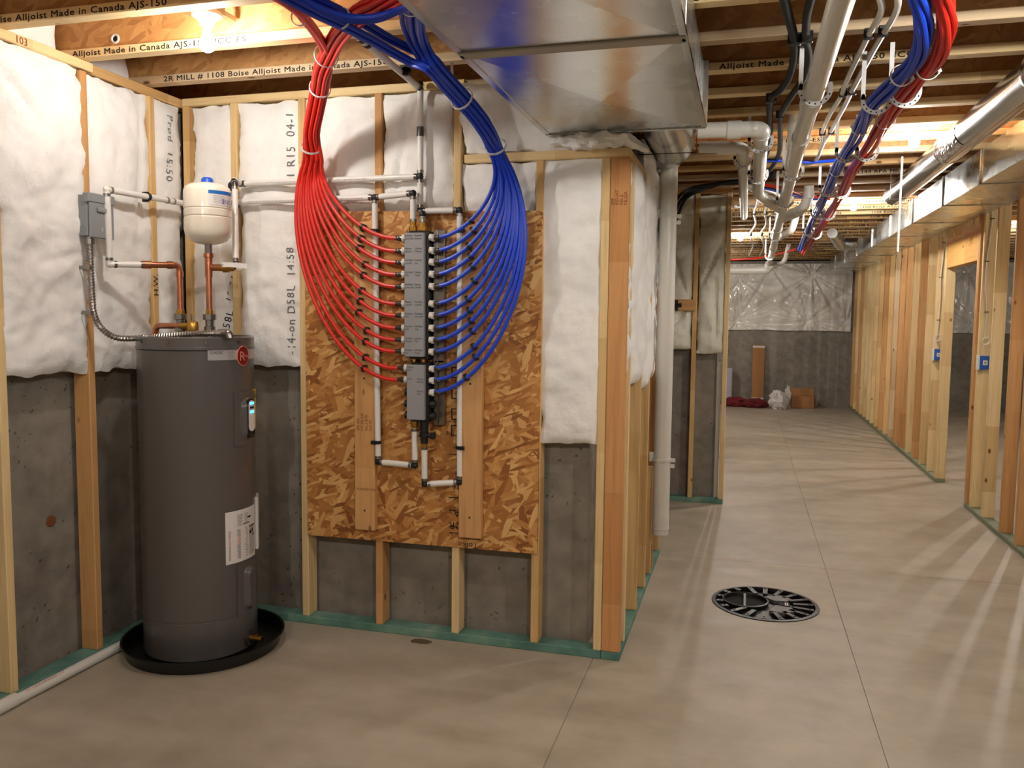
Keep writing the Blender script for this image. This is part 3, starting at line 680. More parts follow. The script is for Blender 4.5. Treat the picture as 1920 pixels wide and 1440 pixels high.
mR = Vector((-1.474, YT+.01, 2.018)); mD = Vector((-1.463, YT+.01, .990)); ce1 = P(676, 72, Z=2.655); vt = Vector((-2.43, 3.60, 2.235))
pipe_run('cold_water_pipe', 'white cold water pipe dropping from the joists to the manifold', [
    [(ce1.x, 1.6, 2.655), ce1, (up.x, up.y-.02, 2.655), up, tl_, lo], [tl_, (-2.47, YP, 2.247), (-2.43, 3.60, 2.247)], [lo, (mR.x, mR.y, lo.z-.02), mR],
    [lo, (cr.x, cr.y, lo.z), Q(862, 904), (mD.x, mD.y+.006, Q(793, 905).z), mD]],
    clamps=[(Q(862, 839), (0, 0, 1), (1, 0, 0)), (Q(862, 433), (0, 0, 1), (1, 0, 0)), (Q(434, 349), (1, 0, 0), (0, 1, 0)), (ce1+Vector((0, .06, 0)), (0, 1, 0), (0, 0, 1)), ((ce1.x, 3.45, 2.655), (0, 1, 0), (0, 0, 1))],
    prt=[(SMALL+SMALL+SMALL, (-2.40, YP-.0150, 2.243), (1, 0, 0), (0, 0, 1)), (SMALL+SMALL, (-1.286, YP-.0155, 1.95), (0, 0, -1), (1, 0, 0))])

cpl = bpy.data.objects['cold_water_pipe']; qc = Q(788, 247); obj('coupling', B().cyl(qc-Vector((0, 0, .022)), qc+Vector((0, 0, .022)), .0172, seg=12), M['dark_steel'], cpl, sm=True)
# ---- red and blue tubes
TR = .0098
def depth_at(y): # how far the bundle has left the wall at image row y
    tab = [(95, 3.06), (120, 3.14), (170, 3.34), (225, 3.48), (277, 3.58), (330, YT-.01), (380, YT)]
    if y <= tab[0][0]: return tab[0][1]
    for (a, d0), (b_, d1) in zip(tab[:-1], tab[1:]):
        if y <= b_: return d0+(d1-d0)*(y-a)/(b_-a)
    return YT
def hexoff(n, s):
    lat = [((i+.5*(j % 2))*s, j*s*.866) for i in range(-4, 5) for j in range(-4, 5)]
    c = (.5*s, .289*s) if n in (12, 3) else (.25*s, .43*s) if n == 13 else (0, 0)
    lat.sort(key=lambda q: (q[0]-c[0])**2+(q[1]-c[1])**2); lat = lat[:n]
    mx, my = sum(q[0] for q in lat)/n, sum(q[1] for q in lat)/n
    return [(x-mx, y-my) for x, y in lat]
ORD = ['first', 'second', 'third', 'fourth', 'fifth', 'sixth', 'seventh', 'eighth', 'ninth', 'tenth', 'eleventh', 'twelfth', 'thirteenth']
def fan(color, i, n, hex_, x0, xs_out, xs_in, ymeet, side, trunk, tail, ends, xm):
    """one tube: port -> clip -> fan -> trunk of the bundle -> along the joists"""
    f = i/(n-1); y = ROWS[i]; xe = xs_in+(xs_out-xs_in)*f
    V2 = lambda a, b_: Vector((a, b_, 0))
    c2 = bezier(V2(x0+(5 if side < 0 and i < 10 else 9 if side < 0 else -2), y), V2(x0+side*(62+48*f), y+1), V2(xm[0]+xm[1]*f, ymeet+.41*(y-ymeet)), V2(xe, ymeet), 16)
    layer = ((i*5) % 3-1)*.012
    pts = []
    for k, q in enumerate(c2):
        t = k/16; pts.append(P(q.x, q.y, Y=depth_at(q.y)+(layer*max(0, t-.45)*1.2)))
    ox, oy = hex_
    prev = pts[-1]; tr = [Vector(p) for p in trunk]+[Vector(p) for p in tail]; u = Vector((1, 0, 0))
    for k, p in enumerate(tr):
        a = tr[k-1] if k else prev; b_ = tr[min(k+1, len(tr)-1)]; d = (b_-a).normalized()
        u = (u-d*u.dot(d)).normalized(); v = d.cross(u).normalized()
        pts.append(p+u*ox+v*oy)
    # drop the fan point that is nearest the trunk so the join stays smooth
    b = B().tube(pts, TR, 8, 3)
    o = obj(color+'_tube', b, M[color], sm=True, label='%s water tube leaving the %s manifold port from the top' % (color, ORD[i]), cat='tube', group=color+' tubes fanning from the manifold')
    # clip on the plank
    cp = min(c2, key=lambda q: abs(q.x-ends)); pc = P(cp.x, cp.y, Y=depth_at(cp.y)); j = c2.index(cp); a, b_ = c2[max(0, j-1)], c2[min(len(c2)-1, j+1)]
    d = (P(b_.x, b_.y, Y=YT)-P(a.x, a.y, Y=YT)).normalized(); nn = Vector((0, 1, 0)); uu = d.cross(nn).normalized()
    k = B().cyl(pc-d*.006, pc+d*.006, TR*1.32, seg=8); k.obox(pc+nn*.017, d, nn, uu, .006, .017, .012); k.obox(pc+uu*.017+nn*.02, d, nn, uu, .006, .012, .006); obj('tube_clip', k, M['black'], o)
    return o, pts
def trunkpts(lst): return [P(x, y, Y=yy) for x, y, yy in lst]
rt = trunkpts([(585, 250, 3.53), (592, 205, 3.43), (600, 165, 3.33), (606, 130, 3.19)])
rl = [P(606, 104, Z=2.632), P(592, 72, Z=2.640), P(562, 32, Z=2.642), P(525, 0, Z=2.642)]; rl += [Vector((rl[-1].x-.05, 2.1, 2.642)), Vector((rl[-1].x-.10, 1.2, 2.642))]
rr = [P(618, 104, Z=2.632), P(640, 62, Z=2.640), P(680, 22, Z=2.640), P(722, 0, Z=2.640)]; rr += [Vector((-.98, 2.42, 2.640)), Vector((-.93, 1.9, 2.62)), Vector((-.93, 1.2, 2.62))]
hx = hexoff(12, .0205)
for i in range(12):
    left = i in (0, 2, 4, 6)
    ho = sorted(hx, key=lambda q: q[0])[::-1]; h_ = ho[i]; h_ = (-h_[0], h_[1]) if False else h_
    fan('red', i, 12, h_, 737, 571, 603, 298, -1, rt, rl if left else rr, 677, (596, -84))
bt = trunkpts([(914, 247, 3.47), (893, 216, 3.38), (866, 185, 3.28), (834, 150, 3.15), (806, 118, 3.03)])
brr = [P(786, 84, Z=2.605), P(775, 52, Z=2.622), P(770, 10, Z=2.63)]; brr += [Vector((-1.075, 2.45, 2.63)), Vector((-1.05, 1.9, 2.63)), Vector((-1.05, 1.2, 2.63))]
bll = [P(775, 106, Z=2.585), P(735, 86, Z=2.60), P(690, 60, Z=2.605), P(640, 34, Z=2.605), P(570, 0, Z=2.605)]; bll += [Vector((-1.46, 2.1, 2.61)), Vector((-1.50, 1.2, 2.61))]
hx = sorted(hexoff(13, .0205), key=lambda q: q[0])
for i in range(13):
    fan('blue', i, 13, hx[i], 812, 944, 920, 288, 1, bt, bll if i in (1, 3, 5, 7, 9) else brr, 881, (955, 98))
for k in range(3):
    q = [P(545, -14+3*k, Z=2.60), P(600, 14+3*k, Z=2.59), P(650, 30+4*k, Z=2.585), P(700, 31+4*k, Z=2.585), P(742, 18+3*k, Z=2.60), P(768, -2+2*k, Z=2.60), Vector((-1.08, 2.30-.02*k, 2.60)), Vector((-1.08, 1.3, 2.60))]
    q = [Vector((-1.52, 1.9-.05*k, 2.60))]+q
    obj('blue_tube', B().tube(q, TR, 8, 5), M['blue'], sm=True, label='blue tube looping across from one overhead blue bundle to the other', cat='tube', group='blue tubes looping between the overhead bundles')
# zip ties
def ziptie(label, c, d, rad, tailv=None):
    c, d = Vector(c), Vector(d).normalized(); b = B(); u = d.cross(Vector((0, 1, 0))).normalized(); v = u.cross(d)
    pts = [c+(u*math.cos(a)+v*math.sin(a))*rad for a in [2*math.pi*k/20 for k in range(21)]]
    b.strap(pts, d, .009, .003); t = obj('zip_tie', b, M['nylon'], label=label, cat='zip tie')
    hd = B().obox(pts[3], d, u, v, .006, .006, .006)
    obj('tie_head', hd, M['nylon'], t)
    if tailv is not None: tv_ = Vector(tailv); wd_ = tv_.cross(Vector((0, 1, 0))).normalized() if abs(tv_.z) > .05 else d; obj('tie_tail', B().strap([pts[3], pts[3]+tv_*.5, pts[3]+tv_], wd_, .011, .0025), M['nylon'], t)
ziptie('white zip tie low on the red bundle, just above where the tubes fan out', P(583, 277, Y=3.575), rt[0]-P(583, 300, Y=3.62), .047, (.01, -.03, -.015))
ziptie('white zip tie on the red bundle just below the joists', rt[2], rt[3]-rt[1], .046, (.02, -.01, .06))
ziptie('white zip tie round the small red branch under the lamp', rl[2], rl[3]-rl[1], .030)
ziptie('white zip tie where the red bundle forks', rr[0]+(rl[0]-rr[0])*.5, rr[1]-rt[3], .048)
ziptie('white zip tie low on the blue bundle, just above where the tubes fan out', P(929, 275, Y=3.55), bt[0]-P(932, 300, Y=3.6), .048)
ziptie('white zip tie with long tails on the bend of the blue bundle', bt[2], bt[3]-bt[1], .048, (.0, -.02, .13))
ziptie('white zip tie round the blue branch beside the duct', brr[2], brr[2]-brr[1], .036)
ziptie('white zip tie round the blue branch crossing the red bundle', bll[3], bll[4]-bll[2], .036)

# ================================================================== WATER HEATER
HX, HY, HR, HZ0, HZ1 = -2.49, 3.37, .259, .012, 1.492
hn = thing('water_heater', (HX, HY, HZ0), 'tall dark grey cylindrical electric water heater standing in a black pan', 'water heater')
b = B().lathe([(HR-.02, HZ0), (HR-.004, HZ0+.004), (HR, HZ0+.02), (HR, .19), (HR-.002, .192), (HR-.002, .196), (HR, .198), (HR, HZ1-.062)], (HX, HY, 0), 72); obj('tank_body', b, M['heater'], hn, sm=True)
b = B().lathe([(HR+.001, HZ1-.060), (HR+.005, HZ1-.058), (HR+.005, HZ1-.046), (HR+.002, HZ1-.044), (HR+.002, HZ1-.006), (HR-.004, HZ1), (HR-.014, HZ1), (HR-.016, HZ1-.012), (.02, HZ1-.006)], (HX, HY, 0), 72); obj('top_cap', b, M['heater'], hn, sm=True)
for a in (-150, -115, -80, -45, -10):
    d = Vector((math.cos(R(a)), math.sin(R(a)), 0)); p = Vector((HX, HY, HZ1-.024))+d*(HR+.002); obj('rim_screw', B().cyl(p, p+d*.004, .006, seg=8), M['steel'], hn)
def cyl_grid(b, a0, a1, z0, z1, na, nz, fn):
    vs = []; W = na+1
    for j in range(nz+1):
        for i in range(na+1):
            s, t = i/na, j/nz; a = a0+(a1-a0)*s; r_ = HR+fn(s, t); vs.append((HX+r_*math.cos(a), HY+r_*math.sin(a), z0+(z1-z0)*t))
    fs = [(j*W+i, j*W+i+1, (j+1)*W+i+1, (j+1)*W+i) for j in range(nz) for i in range(na)]
    lo = list(range(W))+[j*W+na for j in range(1, nz+1)]+[nz*W+i for i in range(na-1, -1, -1)]+[j*W for j in range(nz-1, 0, -1)]; n0 = len(vs); n = len(lo)
    for i in lo:
        x, y, z = vs[i]; d = Vector((x-HX, y-HY, 0)).normalized(); vs.append((HX+d.x*(HR-.001), HY+d.y*(HR-.001), z))
    fs += [(lo[k], n0+k, n0+(k+1) % n, lo[(k+1) % n]) for k in range(n)]; return b.add(vs, fs)
def aof(x, y): return hitcyl(x, y, HX, HY, HR)
def cap(s, t, w_, h_, r_):   # distance-like 0..1 capsule profile
    u, v = (s-.5)*w_, (t-.5)*h_; q = max(0, abs(v)-(h_/2-r_*1.6)); d = math.hypot(u, q); return max(0, min(1, (r_-d)/(r_*.35)))
def panel(name, pxs, h=.022):
    (a0, z1), (a1, z0) = aof(*pxs[0]), aof(*pxs[1]); w_, h_ = (a1-a0)*HR, z1-z0
    return obj(name, cyl_grid(B(), a0, a1, z0, z1, 24, 40, lambda s, t: .004+h*cap(s, t, w_, h_, w_*.30)), M['heater'], hn, sm=True), (a0, a1, z0, z1)
A0, _ = aof(437, 735); U0 = A0; U1 = A0+.62
def patch(name, a0, a1, z0, z1, off, mat, parent=hn): return obj(name, cyl_grid(B(), a0, a1, z0, z1, 20, 2, lambda s, t: off), mat, parent, sm=True)
def ctext(b, s, size, a, z, off, **k): return text(b, s, size, lambda x, y: Vector((HX+(HR+off)*math.cos(a+x/HR), HY+(HR+off)*math.sin(a+x/HR), z+y)), **k)
zt, zb = aof(437, 737)[1], aof(437, 838)[1]
up_p = obj('upper_access_panel', cyl_grid(B(), U0, U1, zb, zt, 30, 46, lambda s, t: .008+.022*cap(s, t, .62*HR, zt-zb, .045)), M['heater'], hn, sm=True)
am = (U0+U1)/2
def capsule(name, a, zc, hw, hh, off, mat, parent):
    pts = [(hw*math.cos(q), (hh-hw)+hw*math.sin(q)) for q in [math.pi*k/10 for k in range(11)]]+[(hw*math.cos(q), -(hh-hw)+hw*math.sin(q)) for q in [math.pi+math.pi*k/10 for k in range(11)]]
    vs = []
    for o_ in (off, off-.012):
        vs += [(HX+(HR+o_)*math.cos(a+x/HR), HY+(HR+o_)*math.sin(a+x/HR), zc+y) for x, y in pts]
    n = len(pts); return obj(name, B().add(vs, [tuple(range(n))]+[(k, (k+1) % n, n+(k+1) % n, n+k) for k in range(n)]), mat, parent)
ac, zc_ = aof(463, 782); zc_ = (aof(463, 748)[1]+aof(463, 818)[1])/2
capsule('control_bezel', am, zc_, .026, .092, .032, M['black'], up_p); cp_ = capsule('control_face', am, zc_+.012, .021, .072, .0335, M['label_white'], up_p)
for z, m_ in ((.062, 'led'), (.042, 'ink'), (.022, 'led')):
    bb = B(); bb.add([(HX+(HR+.0342)*math.cos(am+x/HR), HY+(HR+.0342)*math.sin(am+x/HR), zc_+.008+z+y) for x, y in ((-.014, -.005), (.014, -.005), (.014, .005), (-.014, .005))], [(0, 1, 2, 3)]); obj('indicator', bb, M[m_], up_p)
# yellow energy label, name plate, badge, rating label, lower panel
za, zc2 = aof(474, 731)[1], aof(474, 806)[1]
yl = patch('energy_label', U1-.02, U1+.34, zc2, za, .0055, M['label_yellow'])
bb = B(); ctext(bb, 'ENERGY', .03, U1+.0, za-.04, .007); obj('label_print', bb, M['ink'], yl)
n0, nz1 = aof(389, 653); nz0 = aof(389, 676)[1]
np_ = patch('name_plate', n0, n0+1.15, nz0, nz1, .002, M['label_silver'])
bb = B(); ctext(bb, 'CLASSIC', .0165, n0+.03, nz1-.026, .0032); obj('label_print', bb, M['ink'], np_); bb = B(); ctext(bb, 'PLUS', .0160, n0+.36, nz1-.026, .0032); ctext(bb, 'SERIES', .008, n0+.53, nz1-.026, .0032); obj('label_print', bb, M['label_grey'], np_)
ab, zbd = aof(454, 667)
def oval(name, a, z, rx, rz, off, mat, parent):
    vs = []
    for o_ in (off, off-.006): vs += [(HX+(HR+o_)*math.cos(a+rx*math.cos(q)/HR), HY+(HR+o_)*math.sin(a+rx*math.cos(q)/HR), z+rz*math.sin(q)) for q in [2*math.pi*k/28 for k in range(28)]]
    n = 28; return obj(name, B().add(vs, [tuple(range(n))]+[(k, (k+1) % n, n+(k+1) % n, n+k) for k in range(n)]), mat, parent)
bd = oval('badge', ab, zbd, .040, .046, .0075, M['badge_pink'], hn); oval('badge_field', ab, zbd, .037, .043, .0082, M['badge_red'], bd)
bb = B(); ctext(bb, 'R', .062, ab-.11, zbd-.022, .009); ctext(bb, 'heem', .027, ab+.0, zbd-.008, .009); obj('badge_letters', bb, M['badge_pink'], bd)
r0, rz1 = aof(422, 962); rz0 = aof(424, 1060)[1]
rl_ = patch('rating_label', r0, r0+.80, rz0, rz1, .0015, M['label_white']); hgt = rz1-rz0
blk = B(); gry = B(); pnk = B(); rd = B()
def bar(b, s0, s1, t0, t1, off=.0024): b.add([(HX+(HR+off)*math.cos(r0+.80*s), HY+(HR+off)*math.sin(r0+.80*s), rz0+hgt*t) for s, t in ((s0, t0), ((s0+s1)/2, t0), (s1, t0), (s1, t1), ((s0+s1)/2, t1), (s0, t1))], [(0, 1, 2, 3, 4, 5)])
for i in range(26):
    t = .07+i*.022; wd = .52+.1*random.random()
    bar(pnk if 12 <= i < 20 else gry, .07, min(.64, .07+wd), t, t+.014); bar(gry, .68, .92, t, t+.012)
for i in range(9): bar(gry, .30, .42+.06*random.random(), .70+i*.025, .712+i*.025); bar(gry, .52, .60+.08*random.random(), .70+i*.025, .71+i*.025)
bar(rd, .70, .95, .60, .645); bar(blk, .70, .78, .48, .54); bar(blk, .80, .86, .50, .57); bar(blk, .84, .90, .42, .47); bar(blk, .62, .76, .80, .835); bar(blk, .47, .70, .70, .72)
obj('label_print', gry, M['label_grey'], rl_); obj('label_print', pnk, M['label_pink'], rl_); obj('label_print', rd, M['badge_red'], rl_); obj('label_print', blk, M['ink'], rl_)
l0, lz1 = aof(443, 1060); lz0 = aof(445, 1157)[1]
lp = obj('lower_access_panel', cyl_grid(B(), l0, l0+.56, lz0, lz1, 28, 44, lambda s, t: .008+.024*cap(s, t, .56*HR, lz1-lz0, .034)), M['heater'], hn, sm=True)
mn = patch('manual_pouch', r0+.86, r0+1.25, rz0+.02, rz1+.03, .012, M['label_white'])
da, dz = aof(466, 1195); d = Vector((math.cos(da), math.sin(da), 0)); p = Vector((HX, HY, dz))+d*HR
dvb = B(); dvb.cyl(p, p+d*.012, .034, seg=20); obj('drain_collar', dvb, M['heater_dark'], hn, sm=True)
tdir = (d+Vector((.9, -.1, 0))).normalized(); dvb = B().rings([(p+d*.006, .016), (p+d*.03, .016), (p+d*.032, .012), (p+d*.055, .012), (p+d*.056, .014), (p+d*.075, .014)], 12); dvb.cyl(p+d*.045, p+d*.045+Vector((0, 0, .020)), .007, seg=8); obj('drain_tap', dvb, M['brass'], hn, sm=True)
# nipples and relief valve on top
CN, HN_ = Vector((-2.425, 3.385, HZ1-.012)), Vector((-2.585, 3.385, HZ1-.012))
for q in (CN, HN_):
    bb = B().lathe([(.016, 0), (.016, .03), (.026, .032), (.026, .055), (.020, .057), (.020, .085), (.030, .087), (.030, .112), (.020, .114)], q, 8); obj('dielectric_union', bb, M['steel'], hn)
    bb = B().lathe([(.018, .112), (.018, .132), (.015, .134)], q, 12); obj('brass_collar', bb, M['brass'], hn)
rv = thing('relief_valve', (-2.49, 3.36, HZ1), 'brass relief valve with wire lever on the water heater top', 'valve')
bb = B().lathe([(.016, -.01), (.016, .02), (.026, .024), (.028, .05), (.024, .064), (.012, .07)], (-2.495, 3.355, HZ1), 14); bb.cyl((-2.565, 3.365, HZ1+.045), (-2.50, 3.357, HZ1+.045), .017, seg=12); obj('valve_body', bb, M['brass'], rv, sm=True)
obj('lever', B().tube([(-2.502, 3.355, HZ1+.07), (-2.50, 3.35, HZ1+.092), (-2.492, 3.35, HZ1+.098), (-2.486, 3.352, HZ1+.07)], .003, 6, 3), M['steel'], rv)
dp = B().tube(bend([(-2.555, 3.366, HZ1+.045), (-2.735, 3.40, HZ1+.043), (-2.752, 3.405, HZ1-.02), (-2.757, 3.41, .35)], .03), .0145, 12, 0); obj('copper_discharge_pipe', dp, M['copper'], sm=True, label='copper discharge pipe bending down beside the water heater rim', cat='pipe')
# pan
pan = thing('drain_pan', (HX+.02, HY-.005, 0), 'round black plastic drain pan under the water heater', 'pan')
b = B().lathe([(.335, .001), (.350, .004), (.362, .062), (.372, .064), (.372, .058), (.366, .056)], (HX+.02, HY-.005, 0), 64, caps=False); obj('rim', b, M['pan'], pan, sm=True)
obj('base', B().lathe([(.0, .001), (.338, .001), (.338, .008), (.0, .009)], (HX+.02, HY-.005, 0), 64, caps=False), M['pan'], pan, sm=True)
# expansion tank
TX, TY, TRr = CN.x, CN.y, .106
tk = thing('expansion_tank', (TX, TY, 1.88), 'small cream expansion tank upside down above the water heater', 'tank')
b = B().lathe([(.02, 1.915), (.045, 1.919), (.08, 1.932), (.099, 1.955), (TRr, 1.982), (TRr, 2.035), (TRr-.003, 2.037), (TRr-.003, 2.043), (TRr, 2.045), (TRr, 2.072), (TRr-.003, 2.074), (TRr-.003, 2.078), (TRr, 2.080), (TRr, 2.158), (.100, 2.176), (.08, 2.190), (.045, 2.197), (.02, 2.199)], (TX, TY, 0), 48); obj('shell', b, M['tank'], tk, sm=True)
obj('air_valve_cap', B().lathe([(.028, 2.194), (.026, 2.215), (.019, 2.223), (.005, 2.224)], (TX, TY, 0), 20), M['cap_blue'], tk, sm=True)
obj('threaded_neck', B().lathe([(.017, 1.86), (.017, 1.918)], (TX, TY, 0), 12), M['steel'], tk)
def tpatch(b, a0, a1, z0, z1, off):
    vs = []; n = 14
    for z in (z0, z1): vs += [(TX+(TRr+off)*math.cos(a0+(a1-a0)*k/n), TY+(TRr+off)*math.sin(a0+(a1-a0)*k/n), z) for k in range(n+1)]
    return b.add(vs, [(k, k+1, n+2+k, n+1+k) for k in range(n)])
ta = hitcyl(391, 395, TX, TY, TRr)[0]
lb = obj('label_sheet', tpatch(B(), ta, ta+1.2, 2.088, 2.154, .0012), M['label_white'], tk, sm=True); obj('label_band', tpatch(B(), ta, ta+1.2, 2.138, 2.154, .002), M['label_blue'], lb, sm=True)
def ttext(b, s, size, a, z): return text(b, s, size, lambda x, y: Vector((TX+(TRr+.0024)*math.cos(a-x/TRr), TY+(TRr+.0024)*math.sin(a-x/TRr), z-y)))
bb = B(); ttext(bb, 'ONE', .028, ta+1.12, 2.116); obj('label_print', bb, M['purple'], lb); bb = B()
for i in range(4): ttext(bb, 'expansion tank', .009, ta+.72, 2.104+i*.009)
obj('label_print', bb, M['label_grey'], lb)
# copper work
zt_ = 1.81
cw = thing('copper_riser', CN, 'copper riser and tee joining the tank to the heater', 'pipe')
bb = B().cyl((TX, TY, CN.z+.11), (TX, TY, 1.77), .0145, seg=14); obj('pipe_length', bb, M['copper'], cw, sm=True)
bb = B().lathe([(.0175, 1.765), (.0175, 1.855), (.023, 1.857), (.023, 1.875)], (TX, TY, 0), 14); bb.cyl((TX, TY, zt_), (TX+.055, TY+.012, zt_), .016, seg=12); obj('tee_fitting', bb, M['copper'], cw, sm=True)
sv = thing('shutoff_valve', (TX+.08, TY+.02, zt_), 'brass ball valve with white lever tag on the cold inlet', 'valve')
vd = Vector((.97, .24, 0)).normalized(); v0 = Vector((TX+.05, TY+.012, zt_)); ve = v0+vd*.095
obj('valve_body', B().rings([(v0, .017), (v0+vd*.015, .017), (v0+vd*.018, .023), (v0+vd*.045, .023), (v0+vd*.048, .017), (v0+vd*.07, .016)], 12), M['brass'], sv, sm=True)
hl = B().strap([v0+vd*.03+Vector((0, -.03, .012)), v0+vd*.08+Vector((0, -.034, .012)), v0+vd*.15+Vector((0, -.036, .006))], Vector((0, 0, 1)), .022, .003); obj('lever_tag', hl, M['label_white'], sv)
obj('stem', B().cyl(v0+vd*.03+Vector((0, 0, 0)), v0+vd*.03+Vector((0, -.032, .012)), .006, seg=8), M['steel'], sv)
pt = P(444, 350, Y=3.60); pb = P(446, 498, Y=3.52)
pipe_run('white_inlet_pipe', 'white upright pipe feeding the ball valve beside the tank', [[(-2.43, 3.60, 2.247), Vector((pt.x, 3.585, 2.225)), Vector((pt.x+.055, 3.50, 1.83)), ve]], fit='dark_steel')
# hot side
hz = 1.822; hp = P(339, 495, Y=HN_.y); e1 = Vector((-2.765, 3.14, 1.812)); e2 = Vector((-2.765, 3.135, 2.142))
mid = HN_.lerp(e1, .5); c0 = Vector((HN_.x, HN_.y, hz)); mm = c0.lerp(e1, .52)
bb = B().tube(bend([Vector((HN_.x, HN_.y, HN_.z+.11)), c0, mm], .028), .0145, 14, 0)
ch = thing('copper_elbow_pipe', HN_, 'copper pipe rising from the heater and turning towards the left wall', 'pipe'); obj('bent_pipe', bb, M['copper'], ch, sm=True)
dm = (e1-c0).normalized(); fb = B().cyl(mm-dm*.03, mm+dm*.008, .0185, seg=14); fb.cyl(c0-Vector((0, 0, .055)), c0-Vector((0, 0, .03)), .018, seg=14); fb.cyl(c0+dm*.03, c0+dm*.055, .018, seg=14); obj('solder_cups', fb, M['copper'], ch, sm=True)
pipe_run('white_outlet_pipe', 'white hot outlet pipe rising in front of the disconnect box', [[mm-dm*.014, e1, e2, (-2.765, 3.56, 2.150), (-2.765, 3.70, 2.152), (-2.745, YP, 2.157)]], fit='porcelain', clamps=[((-2.765, 3.40, 2.147), (0, 1, 0), (-1, 0, 0))])
# disconnect box and conduit
db = thing('disconnect_box', (-2.81, 3.10, 1.925), 'grey metal disconnect box on the left wall', 'electrical box')
bx0, bx1 = XL+.012, XL+.072
obj('enclosure', B().box((bx0, 3.030, 1.930), (bx1-.012, 3.178, 2.108), .003), M['panel_grey'], db)
cv = B().box((bx1-.012, 3.036, 1.922), (bx1, 3.18, 2.112), .004); cv.box((bx1-.03, 3.024, 2.075), (bx1+.004, 3.184, 2.116), .004); cv.box((bx1, 3.075, 2.035), (bx1+.010, 3.155, 2.058), .005); dr = obj('cover', cv, M['panel_grey'], db)
obj('knockout', B().torus((bx0+.03, 3.0295, 1.965), (0, 1, 0), .012, .0015, 16, 5), M['panel_grey'], db)
mk_ = B(); text(mk_, 'S', .025, flat((bx1+.0008, 3.10, 1.955), (0, 1, 0), (0, 0, 1))); obj('embossed_mark', mk_, M['label_white'], db)
cpts = [Vector((XL+.045, 3.06, 1.925)), P(170, 500, X=XL+.045), P(173, 560, X=XL+.047), P(177, 590, X=XL+.055), P(190, 615, X=XL+.075), P(218, 633, X=XL+.13), P(262, 634, Y=3.19), P(300, 631, Y=3.19), P(345, 627, Y=3.20), P(385, 625, Y=3.22), P(418, 624, Y=3.25)]
cq = smooth(cpts, 20)
# resample evenly and ripple
L = [0]
for a, b_ in zip(cq[:-1], cq[1:]): L.append(L[-1]+(b_-a).length)
nR = int(L[-1]/.0032); rp = []; j = 0
for i in range(nR+1):
    s_ = L[-1]*i/nR
    while j < len(L)-2 and L[j+1] < s_: j += 1
    q = cq[j].lerp(cq[j+1], (s_-L[j])/max(1e-9, L[j+1]-L[j])); rp.append((q, .0125+(.0018 if i % 4 < 2 else -.0008)))
cn = thing('flexible_conduit', cpts[0], 'ribbed steel conduit sagging from the disconnect box to the heater top', 'conduit'); obj('armoured_hose', B().rings(rp, 10), M['steel'], cn, sm=False)
obj('box_connector', B().lathe([(.020, -.03), (.020, -.006), (.016, -.004), (.016, .004)], (XL+.045, 3.06, 1.925), 10), M['steel'], cn); pe = cpts[-1]; ec = B().tube(bend([pe-Vector((.02, 0, 0)), pe+Vector((.028, .004, .0)), Vector((pe.x+.032, pe.y+.004, HZ1-.006))], .018), .017, 10, 0); obj('elbow_connector', ec, M['steel'], cn, sm=True)
for q in (P(167, 502, X=XL+.045), P(171, 586, X=XL+.05)):
    s_ = B().strap([(XL-.001, q.y-.022, q.z), (XL+.03, q.y-.018, q.z), (XL+.057, q.y-.010, q.z), (XL+.061, q.y, q.z), (XL+.057, q.y+.010, q.z), (XL+.03, q.y+.018, q.z), (XL-.001, q.y+.022, q.z)], PZ, .016, .002); obj('conduit_strap', s_, M['steel'], cn)
# white drain line on the floor
dl = thing('floor_drain_pipe', (-2.812, 1.0, 0), 'long white drain pipe lying on the floor along the left wall', 'pipe')
obj('pipe_length', B().cyl((-2.806, -1.0, .024), (-2.806, 3.20, .024), .022, seg=16), M['pvc'], dl, sm=True); obj('coupling', B().cyl((-2.806, 2.475, .0285), (-2.806, 2.60, .0285), .0275, seg=16), M['pvc'], dl, sm=True)
bb = B(); text(bb, 'PVC 1120 SCH 40 NSF-PW  1-1/4', .014, flat((-2.7915, 2.64, .042), (0, 1, 0), (-.6, 0, .8))); obj('printed_text', bb, M['label_pink'], dl)
# damp patch, crumbs of foam on the slab
dpv = []; cpt = P(790, 1203, Z=0)
for k in range(26):
    a = 2*math.pi*k/26; r_ = 1+.35*noise.noise(Vector((math.cos(a)*2, math.sin(a)*2, 5))); dpv.append((cpt.x+.055*r_*math.cos(a), cpt.y+.030*r_*math.sin(a), .0012))
obj('damp_patch', B().add(dpv, [tuple(range(26))]), M['damp'], label='small dark damp patch on the floor by the green plate', cat='stain')

